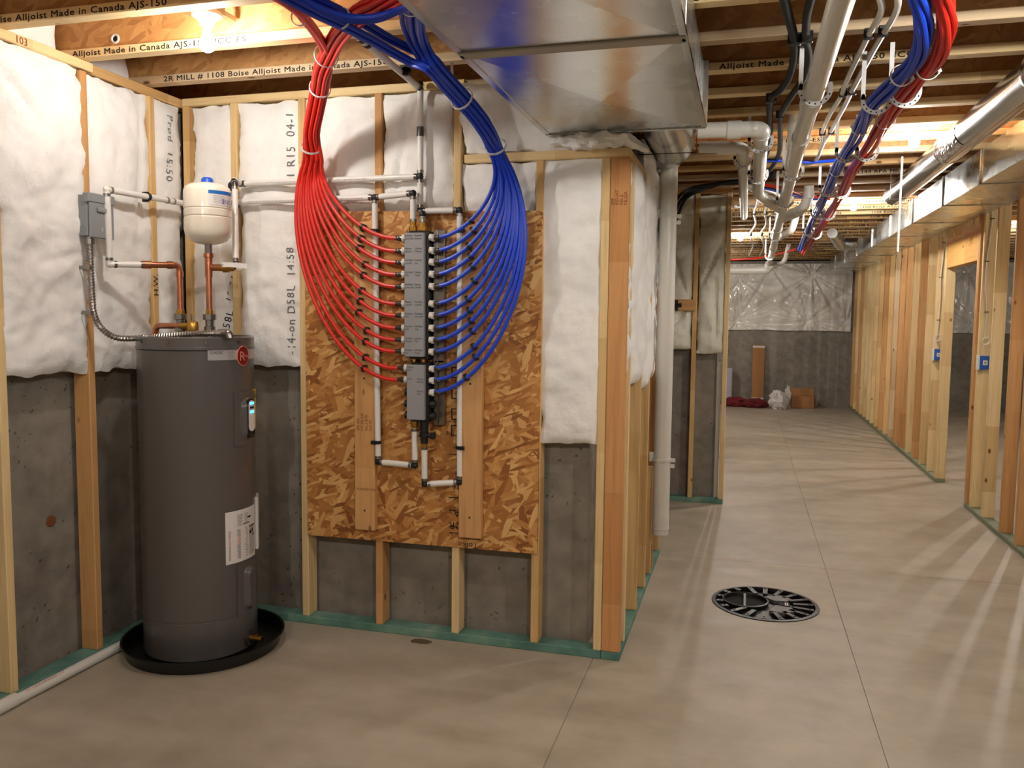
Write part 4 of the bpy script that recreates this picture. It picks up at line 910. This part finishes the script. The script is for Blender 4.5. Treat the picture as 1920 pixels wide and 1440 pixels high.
# ================================================================== DUCTS
def duct(name, label, x0, x1, z0, z1, ysec, seam='galv', cleat=.010, group=None, left_vis=False, wide=.03):
    t = thing(name, ((x0+x1)/2, ysec[0], z0), label, 'duct', group)
    for i, (y0, y1) in enumerate(zip(ysec[:-1], ysec[1:])):
        b = B(); h = .020; xm, ym, zm = (x0+x1)/2, (y0+y1)/2, (z0+z1)/2; hs = .005
        c = [(x0, y0, z0), (x1, y0, z0), (x1, y1, z0), (x0, y1, z0), (x0, y0, z1), (x1, y0, z1), (x1, y1, z1), (x0, y1, z1)]
        b.add(c+[(xm, ym, z0-h), (x0-hs, ym, zm), (x1+hs, ym, zm)], [(0, 1, 8), (1, 2, 8), (2, 3, 8), (3, 0, 8), (4, 7, 6, 5), (0, 3, 9), (3, 7, 9), (7, 4, 9), (4, 0, 9), (1, 5, 10), (5, 6, 10), (6, 2, 10), (2, 1, 10), (0, 4, 5, 1), (3, 2, 6, 7)])
        obj('duct_section', b, M['galv'], t)
        if i:
            s = B(); s.box((x0-cleat, y0-wide, z0-cleat*.6), (x1+cleat, y0+wide, z0-.0005), .002); obj('seam_band', s, M[seam], t)
            for xx in (x0-cleat, x1+.0005): obj('drive_cleat', B().box((xx, y0-.014, z0-cleat*.6), (xx+cleat-.0005, y0+.014, z1), .002), M['galv'], t)
    return t
dt = duct('trunk_duct', 'big rectangular galvanised duct under the joists beside the blue tubes', -.885, -.212, 2.42, 2.692, [-1.2, .3, 1.42, 2.56, 3.74], 'mastic', .014, wide=.028)
fr = B(); fr.box((-.905, 1.42, 2.417), (-.882, 3.745, 2.428)); fr.box((-.215, 1.42, 2.415), (-.194, 3.745, 2.432)); fr.box((-.90, 3.73, 2.414), (-.197, 3.752, 2.419)); fr.box((-.212, 3.715, 2.42), (-.190, 3.752, 2.69)); obj('corner_flange', fr, M['galv_bright'], dt)
# round elbow behind it
el = thing('round_elbow_duct', (-.45, 4.0, 2.5), 'round galvanised elbow behind the big duct, above the white vent pipe', 'duct')
pe_ = [Vector((-.42, 3.80, 2.565)), Vector((-.42, 4.45, 2.565)), Vector((-.43, 4.75, 2.57)), Vector((-.50, 4.98, 2.575)), Vector((-.66, 5.12, 2.58))]; qq = smooth(pe_, 6)
obj('gored_pipe', B().rings([(p, .118+(.006 if i % 6 == 0 else 0)) for i, p in enumerate(qq)], 28, True), M['galv_bright'], el, sm=True)
obj('wire_hanger', B().tube([(-.56, 4.35, 2.69), (-.56, 4.35, 2.43), (-.27, 4.35, 2.43), (-.27, 4.35, 2.69)], .003, 6, 0), M['ink'], el)
# duct along the right partition
wd = duct('supply_duct', 'long rectangular galvanised duct along the top of the right partition', 1.405, 1.850, 2.474, 2.692, [2.3, 3.6, 4.9, 6.0, 7.05, 8.25, 9.5, 10.8, 12.2, 13.6, 15.0, 16.1], 'galv', .012, wide=.016)
bd_ = thing('branch_duct', (1.2, 11.3, 2.6), 'angled sheet metal takeoff leaving the wall duct', 'duct'); p0, p1, p2 = Vector((1.39, 11.6, 2.58)), Vector((1.18, 11.9, 2.60)), Vector((.95, 10.7, 2.635))
obj('boot', B().rings([(p0, .10), (p1, .10)], 4), M['galv'], bd_); obj('branch_pipe', B().rings([(p1, .085), (p2, .060)], 20), M['galv'], bd_, sm=True)
# round supply pipe
rp_ = thing('round_duct', (1.11, 4.0, 2.5), 'bright round galvanised pipe strapped below the joists with an open end', 'duct')
RX, RZ, RR = 1.105, 2.600, .082
for i, (y0, y1) in enumerate([(.6, 2.2), (2.2, 3.85), (3.85, 4.12+1.35), (5.47, 7.32)]):
    obj('pipe_section', B().rings([((RX, y0-.03 if i else y0, RZ), RR), ((RX, y1, RZ), RR)], 32, False), M['galv_bright'], rp_, sm=True)
    if i: obj('crimped_joint', B().rings([((RX, y0-.035, RZ), RR+.001), ((RX, y0-.02, RZ), RR+.005), ((RX, y0+.0, RZ), RR+.005), ((RX, y0+.015, RZ), RR+.001)], 32, False), M['galv_bright'], rp_, sm=True)
obj('long_seam', B().box((RX-.010, .6, RZ-RR-.004), (RX+.004, 7.3, RZ-RR+.001)), M['galv_bright'], rp_)
fo = B(); nf = 24
vs = []
for j in range(nf+1):
    for i in range(nf+1):
        a = R(-205+90*i/nf); y = 4.95+.48*j/nf; r_ = RR+.0025+.0022*noise.noise(Vector((i*.9, j*.9, 2))); vs.append((RX+r_*math.cos(a), y, RZ+r_*math.sin(a)))
fo.add(vs, [(j*(nf+1)+i, j*(nf+1)+i+1, (j+1)*(nf+1)+i+1, (j+1)*(nf+1)+i) for j in range(nf) for i in range(nf)]); obj('foil_tape', fo, M['foil'], rp_)
for y in (3.2, 6.9): obj('wire_hanger', B().tube([(RX-RR-.012, y, 2.70), (RX-RR-.012, y, RZ-RR-.006), (RX+RR+.012, y, RZ-RR-.006), (RX+RR+.012, y, 2.70)], .003, 6, 0), M['steel'], rp_)
a_ = P(1688, 376, Y=6.2); obj('hanger_strap', B().box((a_.x-.006, 6.2-.002, P(1688, 472, Y=6.2).z), (a_.x+.006, 6.2+.002, TP)), M['pvc'], wd)

# ================================================================== OVERHEAD PIPES
def usling(parent, c, rad, z1=TP, mat='nylon', side=-1, w_=.017, th=.006):
    c = Vector(c); ro = rad+w_; n = 18; y0, y1 = c.y-th/2, c.y+th/2
    an = [math.pi+R(-24)+(math.pi+R(48))*k/n for k in range(n+1)]
    poly = [(c.x+ro*math.cos(a), c.z+ro*math.sin(a)) for a in an]+[(c.x+rad*math.cos(a), c.z+rad*math.sin(a)) for a in reversed(an)]
    m = len(poly); b = B(); vs = [(x, y0, z) for x, z in poly]+[(x, y1, z) for x, z in poly]
    fs = []
    for k in range(n): fs += [(k, k+1, m-2-k, m-1-k), (m+k, 2*m-1-k, 2*m-2-k, m+k+1)]
    fs += [(k, m+k, m+(k+1) % m, (k+1) % m) for k in range(m)]
    b.add(vs, fs); xs_ = c.x+side*(rad+w_/2); b.box((xs_-w_/2, y0, c.z), (xs_+w_/2, y1, z1))
    o = obj('hook_hanger', b, M[mat], parent)
    for k in range(1, 8):
        a = math.pi+math.pi*k/8; p = Vector((c.x+(rad+w_/2)*math.cos(a), y0, c.z+(rad+w_/2)*math.sin(a))); obj('strap_hole', B().cyl(p-Vector((0, .0006, 0)), p, .0036, seg=6), M['ink'], o)
    return o
dr_ = thing('drain_main', (.23, 4, 2.45), 'large white drain pipe slung below the joists down the corridor', 'pipe')
mp_ = [Vector((.232, .5, 2.515)), Vector((.229, 3.72, 2.50)), Vector((.230, 4.48, 2.497)), Vector((.245, 6.75, 2.488)), Vector((.262, 8.6, 2.48)), Vector((.285, 10.7, 2.47)), Vector((.30, 13.4, 2.455))]
for i, (a, b_) in enumerate(zip(mp_[:-1], mp_[1:])):
    obj('pipe_length', B().cyl(a, b_, .0385, seg=22), M['pvc'], dr_, sm=True)
    if i: obj('coupling', B().cyl(a-Vector((0, .06, 0)), a+Vector((0, .07, 0)), .0455, seg=22), M['pvc'], dr_, sm=True)
for y in (3.55, 5.35, 6.60, 9.2, 11.8): usling(dr_, (.232+.005*(y-3.5)*.9, y, 2.50-.005*(y-3.7)), .048)
# wyes
def wye(pts, r, name='branch_pipe'): return obj(name, B().tube(bend(pts, .07, 6), r, 18, 0), M['pvc'], dr_, sm=True)
wye([(.235, 7.15, 2.49), (.05, 6.55, 2.53), P(1424, 318, Z=2.56), P(1427, 252, Z=2.575)], .040)
wye([(.25, 7.9, 2.485), (.42, 7.45, 2.52), (.46, 7.40, 2.62), (.46, 7.40, 2.76)], .040)
wye([(.27, 9.6, 2.475), (.42, 9.2, 2.52), (.47, 9.15, 2.72)], .038)
wye([(.225, 5.25, 2.50), (.225, 4.92, 2.56), (.225, 4.90, 2.78)], .042)
pa = P(1427, 252, Z=2.575)
wye([pa, (pa.x, pa.y-.12, 2.578), (-.285, pa.y-.12, 2.585)], .041, 'side_branch')
for a_, b_, r_ in [((pa.x-.17, pa.y-.12, 2.58), (pa.x-.10, pa.y-.12, 2.579), .047), ((pa.x, pa.y-.05, 2.577), (pa.x, pa.y+.03, 2.576), .047), ((.13, 6.82, 2.512), (.18, 6.97, 2.502), .046), ((.46, 7.40, 2.60), (.46, 7.40, 2.66), .046), ((.34, 7.66, 2.505), (.40, 7.51, 2.515), .046)]: obj('pipe_hub', B().cyl(a_, b_, r_, seg=18), M['pvc'], dr_, sm=True)
for y in (pa.y+.12, pa.y+1.2): usling(dr_, (pa.x, y, 2.567), .052)
d2 = thing('side_drain', (0, 5, 2.6), 'thinner white drain pipe turning away from behind the elbow duct', 'pipe')
q0 = P(1392, 285, Z=2.585); obj('bent_pipe', B().tube(bend([(-.30, q0.y-.12, 2.60), (q0.x, q0.y-.12, 2.59), (q0.x, 8.6, 2.60), (q0.x, 8.7, 2.75)], .08, 6), .034, 18, 0), M['pvc'], d2, sm=True)
obj('coupling', B().cyl((q0.x-.14, q0.y-.12, 2.592), (q0.x-.08, q0.y-.12, 2.591), .039, seg=18), M['pvc'], d2, sm=True); usling(d2, (q0.x, q0.y+.25, 2.59), .040); obj('pipe_hub', B().cyl((q0.x, q0.y-.05, 2.59), (q0.x, q0.y+.03, 2.59), .039, seg=18), M['pvc'], d2, sm=True)
fp = thing('far_drain', (0, 13.4, 2.4), 'white drain pipe crossing in front of the far plastic sheet', 'pipe')
obj('bent_pipe', B().tube(bend([(-2.5, 13.55, 2.33), (.30, 13.5, 2.36), (.30, 13.42, 2.46)], .1, 6), .062, 20, 0), M['pvc'], fp, sm=True); obj('small_branch', B().tube(bend([(.34, 13.4, 2.40), (.52, 13.2, 2.46), (.56, 12.9, 2.72)], .1, 5), .032, 14, 0), M['pvc'], fp, sm=True)
# tall vent pipe at the return wall
VX, VY = -.462, 5.0
vp = thing('vent_pipe', (VX, VY, .30), 'tall white vent pipe standing against the return wall', 'pipe')
obj('pipe_length', B().cyl((VX, VY, .335), (VX, VY, 2.56), .050, seg=26), M['pvc'], vp, sm=True); obj('end_cap', B().lathe([(.040, .298), (.048, .300), (.048, .332), (.052, .334), (.052, .340)], (VX, VY, 0), 26), M['pvc'], vp, sm=True)
obj('coupling', B().cyl((VX, VY, 2.48), (VX, VY, 2.56), .056, seg=26), M['pvc'], vp, sm=True)
for z in (2.185, .745):
    k = B().cyl((VX, VY, z), (VX, VY, z+.016), .0565, seg=26); k.box((VX+.045, VY-.008, z-.004), (VX+.078, VY+.008, z+.018)); k.box((VX+.045, VY-.008, z-.04), (VX+.074, VY+.008, z-.018)); k.box((VX-.075, VY-.006, z-.005), (VX-.045, VY+.006, z+.05)); obj('pipe_clamp', k, M['pvc'], vp)
# sleeved and bare tubes along the joists
def line(name, label, pxs, r, mat, clips=(), cmat='black', group=None, z=2.675):
    pts = [P(q[0], q[1], Z=(q[2] if len(q) > 2 else z)) for q in pxs]; t = thing(name, pts[0], label, 'tube', group)
    obj('tube_run', B().tube(pts, r, 10, 5), M[mat], t, sm=True)
    for x, y in clips:
        p = P(x, y, Z=z); k = B().box((p.x-r*1.45, p.y-.012, p.z-r*1.25), (p.x+r*1.45, p.y+.012, TP), .003); obj('joist_clip', k, M[cmat], t)
    return t
line('sleeved_tube', 'black sleeved tube clipped under the joists next to the big duct, the outer of two', [(1465, -25), (1478, 30), (1489, 72), (1490, 105), (1480, 145), (1462, 170), (1446, 184), (1443, 215), (1443, 250), (1438, 285), (1428, 315), (1445, 330)], .017, 'black_rubber', [(1489, 75), (1446, 185)])
line('sleeved_tube', 'black sleeved tube clipped under the joists between duct and large drain pipe', [(1528, -25), (1514, 25), (1511, 70), (1517, 105), (1508, 145), (1484, 180), (1464, 215), (1463, 245), (1461, 285), (1450, 310), (1435, 330)], .015, 'black_rubber', [(1513, 71), (1463, 216)])
line('bare_tube', 'pale grey tube snaking along the joists beside the large drain pipe', [(1640, -25), (1652, 5), (1650, 28), (1628, 68), (1600, 125), (1584, 160), (1577, 180), (1556, 215), (1542, 248), (1541, 272), (1530, 300), (1508, 310)], .012, 'pvc', [(1629, 66), (1581, 176), (1542, 249)])
line('bare_tube', 'pale grey tube snaking along the joists nearer the blue bundle', [(1678, -25), (1684, 5), (1676, 32), (1655, 65), (1632, 105), (1608, 150), (1596, 172), (1580, 205), (1558, 246), (1547, 262), (1541, 276)], .012, 'pvc', [(1656, 61), (1598, 172), (1559, 247)])
for k in range(3):
    pts = [Vector((-.80+.05*k, 7.305, .06)), Vector((-.80+.05*k, 7.300, .9)), Vector((-.79+.05*k, 7.27, 1.7)), Vector((-.76+.05*k, 7.12, 2.15)), P(1258+9*k, 400-4*k, Y=6.95), P(1270+12*k, 372-3*k, Y=6.95), P(1296+18*k, 353-1*k, Z=2.655), P(1345+10*k, 345-2*k, Z=2.665), P(1395, 342-2*k, Z=2.665), P(1435, 336-3*k, Z=2.665), P(1452, 330-3*k, Z=2.668)]
    obj('black_tube', B().tube(pts, .013, 10, 6), M['black_rubber'], sm=True, label='black tube arching over the top of the stub wall', cat='tube', group='black tubes arching over the stub wall')
for k, (x, c_) in enumerate([(1412, 'outermost'), (1432, 'middle'), (1452, 'innermost')]):
    line('wavy_tube', 'short wavy tube clipped joist to joist past the stub wall, %s of three' % ['first', 'middle', 'last'][k], [(1385+6*k, 345+k), (1408+10*k, 356-k), (x+10, 368), (x+6, 385), (x+2, 400), (x+5, 420), (x-6, 440), (x, 460), (x-8, 480)], .012, 'cable' if k else 'pvc', [(x+3, 400), (x-4, 440)])
line('crossing_tube', 'red tube crossing behind the large drain pipe', [(1425, 346), (1465, 352), (1510, 367), (1555, 373)], .011, 'red', z=2.665); line('crossing_tube', 'blue tube crossing behind the large drain pipe, under the red one', [(1420, 350), (1465, 360), (1510, 371), (1548, 374)], .011, 'blue', z=2.655); line('crossing_tube', 'blue tube crossing above the wye of the large drain pipe', [(1425, 301), (1470, 301), (1520, 304), (1575, 300)], .011, 'blue', z=2.665)
line('crossing_tube', 'red tube crossing the far end of the ceiling to the left', [(1372, 487), (1420, 484), (1460, 476), (1490, 468)], .016, 'red', z=2.60)
# hanging bundles
def bundle(color, pxs, n, s, hangers, ties, lab):
    base = smooth([P(x, y, Z=z) for x, y, z in pxs], 5)
    for i, (ox, oy) in enumerate(hexoff(n, s)):
        pts = []
        for k, p in enumerate(base):
            d = (base[min(k+1, len(base)-1)]-base[max(k-1, 0)]).normalized(); u = d.cross(Vector((0, 0, 1))).normalized(); v = u.cross(d); tw = k*.09+.25*math.sin(k*.35+i); loose = 1+.25*max(0, math.sin(k*.5+i*1.9))
            pts.append(p+(u*(ox*math.cos(tw)-oy*math.sin(tw))+v*(ox*math.sin(tw)+oy*math.cos(tw)))*loose)
        obj(color+'_tube', B().rings([(p, TR) for p in pts], 8), M[color], sm=True, label='%s tube in the %s bundle hung under the corridor joists' % (color, color), cat='tube', group='%s tubes hung under the corridor joists' % color)
    for j, (x, y, z) in enumerate(hangers):
        c = P(x, y, Z=z); t = thing('bundle_hanger', c, 'perforated white hook holding the %s bundle, %s along the corridor' % (color, ['first', 'second', 'third', 'fourth', 'fifth', 'sixth'][j]), 'hanger', color+' bundle hangers'); usling(t, c, .045, side=-1)
    for j, (x, y, z) in enumerate(ties):
        c = P(x, y, Z=z); k = min(range(len(base)), key=lambda q: (base[q]-c).length); ziptie('white zip tie on the hung %s bundle, %s from the corridor mouth' % (color, ['first', 'second', 'third'][j]), base[k], base[min(k+1, len(base)-1)]-base[max(0, k-1)], .040, (.0, 0, -.012))
bundle('blue', [(1700, -60, 2.64), (1722, -5, 2.60), (1733, 50, 2.56), (1722, 105, 2.525), (1682, 150, 2.51), (1640, 190, 2.50), (1622, 222, 2.50), (1602, 262, 2.51), (1578, 300, 2.51), (1556, 345, 2.51), (1540, 380, 2.51), (1522, 415, 2.51), (1512, 440, 2.50), (1500, 468, 2.50)], 7, .0215, [(1644, 186, 2.505), (1588, 284, 2.51), (1552, 352, 2.51), (1533, 397, 2.51), (1516, 432, 2.51)], [(1700, 135, 2.52), (1613, 242, 2.50), (1566, 322, 2.51)], '')
bundle('red', [(1750, -60, 2.64), (1768, -5, 2.60), (1776, 50, 2.56), (1760, 105, 2.525), (1725, 145, 2.51), (1690, 185, 2.50), (1655, 235, 2.50), (1628, 278, 2.51), (1600, 318, 2.51), (1580, 358, 2.51), (1558, 395, 2.51), (1536, 430, 2.51), (1520, 455, 2.50), (1506, 475, 2.50)], 7, .0215, [(1697, 172, 2.505), (1626, 282, 2.51), (1578, 356, 2.51), (1553, 400, 2.51), (1530, 438, 2.51)], [(1738, 130, 2.52), (1665, 222, 2.50)], '')
nb = P(1398, 384, Z=2.70); rg = thing('ceiling_register', (nb.x, nb.y, 2.69), 'small white register set between the far joists', 'vent'); obj('frame', B().box((nb.x-.11, nb.y-.10, 2.685), (nb.x+.11, nb.y+.10, 2.72), .004), M['pvc'], rg); obj('grille', B().box((nb.x-.08, nb.y-.07, 2.680), (nb.x+.08, nb.y+.07, 2.686)), M['panel_grey'], rg)

# ================================================================== LAMPS
def lamp(x, y, label, watt=1.0, z=2.765):
    t = thing('ceiling_lamp', (x, y, z-.20), label, 'lamp', 'bare bulb lampholders between the joists')
    bx = B().box((x-.05, y-.05, z-.002), (x+.05, y+.05, z+.055), .004); bx.box((x-.012, y-.178, z+.02), (x+.012, y+.178, z+.04)); obj('mounting_box', bx, M['steel'], t)
    obj('lampholder', B().lathe([(.056, z), (.058, z-.006), (.056, z-.016), (.034, z-.030), (.026, z-.048), (.024, z-.055)], (x, y, 0), 28), M['porcelain'], t, sm=True)
    zc = z-.122; pr_ = [(.0135, z-.056), (.0145, z-.072)]+[(.031*math.cos(a), zc+.031*math.sin(a)) for a in [R(50)-R(140)*k/9 for k in range(10)]]
    obj('bulb', B().lathe(pr_, (x, y, 0), 20), bulb_mat(watt), t, sm=True)
def bay(k): return jy(k)+.179
lamp(-2.06, bay(-1), 'lit bare bulb in a white lampholder above the water heater corner', .52)
q = P(1713, 262, Z=2.68); lamp(P(1713, 285, Y=bay(5)).x, bay(5), 'lit bare bulb in a white lampholder beside the round duct', 1.0)
lamp(P(1600, 395, Y=bay(12)).x, bay(12), 'lit bare bulb in line with the doorway of the right partition', 1.5)
lamp(P(1388, 455, Y=bay(19)).x, bay(19), 'lit bare bulb far down the corridor beyond the stub wall', 1.6)
lamp(.90, bay(-2), 'lit bare bulb over the corridor mouth, out past the round duct joint', 1.2); lamp(.90, bay(-9), 'lit bare bulb added out of view over the open floor towards the rear wall', 2.1); lamp(3.4, bay(6), 'lit bare bulb in the room behind the right partition', .75); lamp(-1.6, bay(-9), 'lit bare bulb added out of view beside the rear part of the left wall', 1.5); lamp(3.3, bay(17), 'lit bare bulb added out of view deep in the room behind the right partition', 2.2); lamp(-1.5, bay(25), 'lit bare bulb added by the far plastic sheet, hidden past the stub wall', 1.6)  # rear pair, deep-room and stub-side bulbs are unseen fill, added for brightness

# ================================================================== SUMP
sx, sy, sr = SU
sp = thing('sump_cover', (sx, sy, -.02), 'round black ribbed sump cover set into the concrete floor', 'sump cover')
obj('basin_wall', B().lathe([(sr-.004, -.001), (sr-.004, -.30), (.0, -.30)], (sx, sy, 0), 48, caps=False), M['dark'], sp, sm=True)
obj('rim_ring', B().lathe([(sr-.002, .004), (sr-.022, .006), (sr-.024, -.012), (sr-.003, -.014)], (sx, sy, 0), 56, caps=False), M['sump'], sp, sm=True)
obj('lid_plate', B().lathe([(sr-.024, -.020), (.13, -.010), (0, -.010), (0, -.024), (sr-.024, -.03)], (sx+.0, sy, 0), 56, caps=False), M['sump'], sp, sm=True)
cx_, cy_ = sx-.105, sy+.01
obj('hatch_ring', B().lathe([(.125, -.012), (.128, .010), (.118, .012), (.112, -.012)], (cx_, cy_, 0), 40, caps=False), M['sump'], sp, sm=True); obj('hatch_floor', B().lathe([(0, -.0085), (.114, -.0085), (.114, -.0095)], (cx_, cy_, 0), 40, caps=False), M['dark'], sp)
obj('hatch_crossbar', B().box((cx_-.012, cy_-.115, -.004), (cx_+.004, cy_+.115, .008), .002), M['sump_grey'], sp)
for k in range(18):
    a = R(k*20+8); d = Vector((math.cos(a), math.sin(a), 0)); w_ = Vector((-d.y, d.x, 0)); r0_, r1_ = .155, sr-.028
    c = Vector((sx, sy, -.004))+d*((r0_+r1_)/2)
    if (c-Vector((cx_, cy_, -.004))).length < .165 and d.x < 0: r0_ = .225; c = Vector((sx, sy, -.004))+d*((r0_+r1_)/2)
    rb = obj('rib', B().obox(c, d, w_, Vector((0, 0, 1)), (r1_-r0_)/2, .013, .011), M['sump'], sp); h_ = Vector((sx, sy, .0075))+d*(r1_-.02); obj('bolt_hole', B().cyl(h_, h_+Vector((0, 0, .0008)), .007, seg=8), M['dark'], rb)
for pts in ([(.02, -.13), (.10, -.155), (.165, -.10), (.13, -.045), (.06, -.03)], [(.0, .10), (.05, .045), (.12, .05), (.15, .10), (.09, .15)]):
    obj('grey_plate', B().prism([(sx+x, sy+y) for x, y in pts], -.010, .007), M['sump_grey'], sp)
lbp = obj('warning_label', B().box((sx+.075, sy-.025, -.009), (sx+.135, sy+.03, .0065)), M['ink'], sp); obj('label_print', B().box((sx+.108, sy-.022, .0066), (sx+.116, sy+.027, .0072)).box((sx+.120, sy-.022, .0066), (sx+.126, sy+.027, .0072)), M['label_white'], lbp)

# ================================================================== RIGHT WALL BOXES AND CABLES
def ebox(yf, px0, px1, lab, cab):
    x0 = XR-.014; a = P(px0[0], px0[1], Y=yf-.03); z1, z0 = a.z+.004, P(px1[0], px1[1], Y=yf-.03).z
    t = thing('outlet_box', (XR+.02, yf-.03, z0), lab, 'electrical box'); obj('shell', B().box((x0+.012, yf-.062, z0), (x0+.085, yf-.001, z1), .003), M['box_blue'], t)
    obj('front_flange', B().box((x0, yf-.070, z0-.006), (x0+.012, yf-.001, z1+.006), .002), M['porcelain'], t); zc = (z0+z1)/2
    s_ = obj('sticker', B().box((x0+.038, yf-.0635, zc-.019), (x0+.072, yf-.0622, zc+.019)), M['label_white'], t); obj('sticker_print', B().box((x0+.047, yf-.0642, zc-.010), (x0+.063, yf-.0636, zc+.010)), M['label_grey'], s_)
    pts = [P(x, y, Y=yf-.012) for x, y in cab]
    c = thing('power_cable', pts[-1], lab.replace('blue outlet box', 'white cable stapled above the blue outlet box'), 'cable'); obj('jacket', B().tube(pts, .006, 8, 6), M['cable'], c, sm=True)
    e_ = pts[-1]; obj('coiled_end', B().tube([e_, e_+Vector((-.02, -.02, -.03)), e_+Vector((.0, -.04, -.05)), e_+Vector((.035, -.03, -.02)), e_+Vector((.02, -.03, .01)), e_+Vector((-.025, -.04, -.01)), e_+Vector((.0, -.02, -.09))], .005, 8, 5), M['cable'], c, sm=True)
    st_ = B()
    for p in pts[1::2]: st_.box((p.x-.014, p.y-.009, p.z-.003), (p.x+.014, p.y+.010, p.z+.003))
    obj('staple', st_, M['ink'], c)
ebox(9.43, (1749, 655), (1749, 675), 'blue outlet box on the stud far side of the doorway', [(1769, 425), (1770, 455), (1768, 485), (1764, 520), (1763, 560), (1760, 600), (1757, 630)])
ebox(7.70, (1836, 668), (1836, 692), 'blue outlet box on the stud near side of the doorway', [(1858, 385), (1861, 410), (1857, 440), (1851, 490), (1848, 540), (1850, 585), (1846, 635)])

# ================================================================== FAR CLUTTER AND SMALL THINGS
hb = thing('hose_bib', (-.60, 7.27, 1.70), 'black hose bib screwed to the wooden block on the stub wall', 'valve'); obj('valve_body', B().rings([(Vector((-.70, 7.272, 1.712)), .018), (Vector((-.62, 7.272, 1.712)), .018), (Vector((-.615, 7.272, 1.712)), .030), (Vector((-.585, 7.272, 1.712)), .030), (Vector((-.58, 7.272, 1.712)), .016), (Vector((-.54, 7.272, 1.712)), .018)], 12), M['black'], hb, sm=True); obj('flange', B().box((-.63, 7.286, 1.665), (-.572, 7.294, 1.757), .002), M['black'], hb)
def cb(name, b, mat, lab, cat, **k): return obj(name, b, M[mat], label=lab, cat=cat, **k)
fs_ = thing('foam_strip', (-.22, 7.50, .04), 'pale foam strip standing behind the stub wall end stud', 'board'); obj('strip', B().box((-.228, 7.425, .001), (-.196, 7.445, 1.22), .002), M['pvc'], fs_)
a, b_ = P(1412, 646, Y=16.40), P(1432, 752, Y=16.30)
lg = thing('leaning_carton', (.24, 16.3, 0), 'tall narrow cardboard carton leaning on the far concrete wall', 'box'); cx0, cx1 = a.x, b_.x-.01
bb = B(); bb.add([(cx0, 16.29, 0), (cx1, 16.29, 0), (cx1, 16.37, 0), (cx0, 16.37, 0), (cx0, 16.40, a.z), (cx1, 16.40, a.z), (cx1, 16.48, a.z), (cx0, 16.48, a.z)], [(0, 3, 2, 1), (4, 5, 6, 7), (0, 1, 5, 4), (1, 2, 6, 5), (2, 3, 7, 6), (3, 0, 4, 7)]); obj('carton', bb, M['cardboard'], lg)
for z0, z1 in ((a.z-.06, a.z-.02), (.02, .13)):
    f0, f1 = z0/a.z, z1/a.z; obj('packing_tape', B().add([(cx0-.002, 16.29+.11*f0-.003, z0), (cx1+.002, 16.29+.11*f0-.003, z0), (cx1+.002, 16.29+.11*f1-.003, z1), (cx0-.002, 16.29+.11*f1-.003, z1)], [(0, 1, 2, 3)]), M['paper'], lg)
bxp = P(1483, 764, Z=0); W0 = bxp.x; yb = 15.9
bx = thing('cardboard_box', (W0+.2, yb, 0), 'open brown cardboard box on the floor by the far wall', 'box')
bb = B(); bb.box((W0, yb, 0), (W0+.40, yb+.006, .22)); bb.box((W0, yb+.30, 0), (W0+.40, yb+.306, .22)); bb.box((W0, yb, 0), (W0+.006, yb+.30, .22)); bb.box((W0+.394, yb, 0), (W0+.40, yb+.30, .22)); bb.box((W0, yb, 0), (W0+.4, yb+.3, .005)); obj('carton', bb, M['cardboard'], bx)
fl_ = B(); fl_.add([(W0, yb+.306, .22), (W0+.40, yb+.306, .22), (W0+.40, yb+.36, .34), (W0, yb+.36, .34)], [(0, 1, 2, 3)]); fl_.add([(W0+.40, yb, .22), (W0+.40, yb+.3, .22), (W0+.54, yb+.3, .10), (W0+.54, yb, .10)], [(0, 1, 2, 3)]); obj('flap', fl_, M['cardboard'], bx)
def lump(name, c, sx_, sy_, sz_, mat, lab, cat, seed, rough=.35, n=24):
    vs = []; c = Vector(c)
    for j in range(n//2+1):
        for i in range(n):
            a, e = 2*math.pi*i/n, math.pi*j/(n//2); d = Vector((math.cos(a)*math.sin(e), math.sin(a)*math.sin(e), math.cos(e))); r_ = 1+rough*noise.fractal(d*2.3+Vector((seed, 0, 0)), 1, 2, 3)
            vs.append((c.x+d.x*sx_*r_, c.y+d.y*sy_*r_, max(.001, c.z+d.z*sz_*r_)))
    fs = [(j*n+i, j*n+(i+1) % n, (j+1)*n+(i+1) % n, (j+1)*n+i) for j in range(n//2) for i in range(n)]
    return obj(name, B().add(vs, fs), M[mat], label=lab, cat=cat)
g0 = P(1458, 767, Z=0); lump('paper_sack', (g0.x, 15.6, .14), .16, .12, .17, 'paper', 'crumpled white sack stuffed with scraps beside the cardboard box', 'bag', 3, .5); lump('foil_wrapper', (g0.x+.17, 15.75, .24), .05, .05, .15, 'paper', 'tall crumpled wrapper sticking up beside the white sack', 'wrapper', 9, .6)
g1 = P(1415, 762, Z=0); lump('dark_red_bundle', (g1.x, 15.7, .07), .22, .12, .085, 'maroon', 'folded dark red cloth in front of the leaning carton', 'cloth', 5, .4); g2 = P(1378, 762, Z=0); lump('dark_red_bundle', (g2.x, 15.8, .07), .24, .14, .10, 'maroon', 'dark red cloth heap next to the stub wall end', 'cloth', 11, .4)
pbx = P(1366, 740, Y=16.2); cb('printed_carton', B().box((pbx.x-.12, 16.2, 0), (pbx.x+.055, 16.4, .68), .004), 'lilac', 'pale printed carton standing behind the stub wall end stud', 'box')
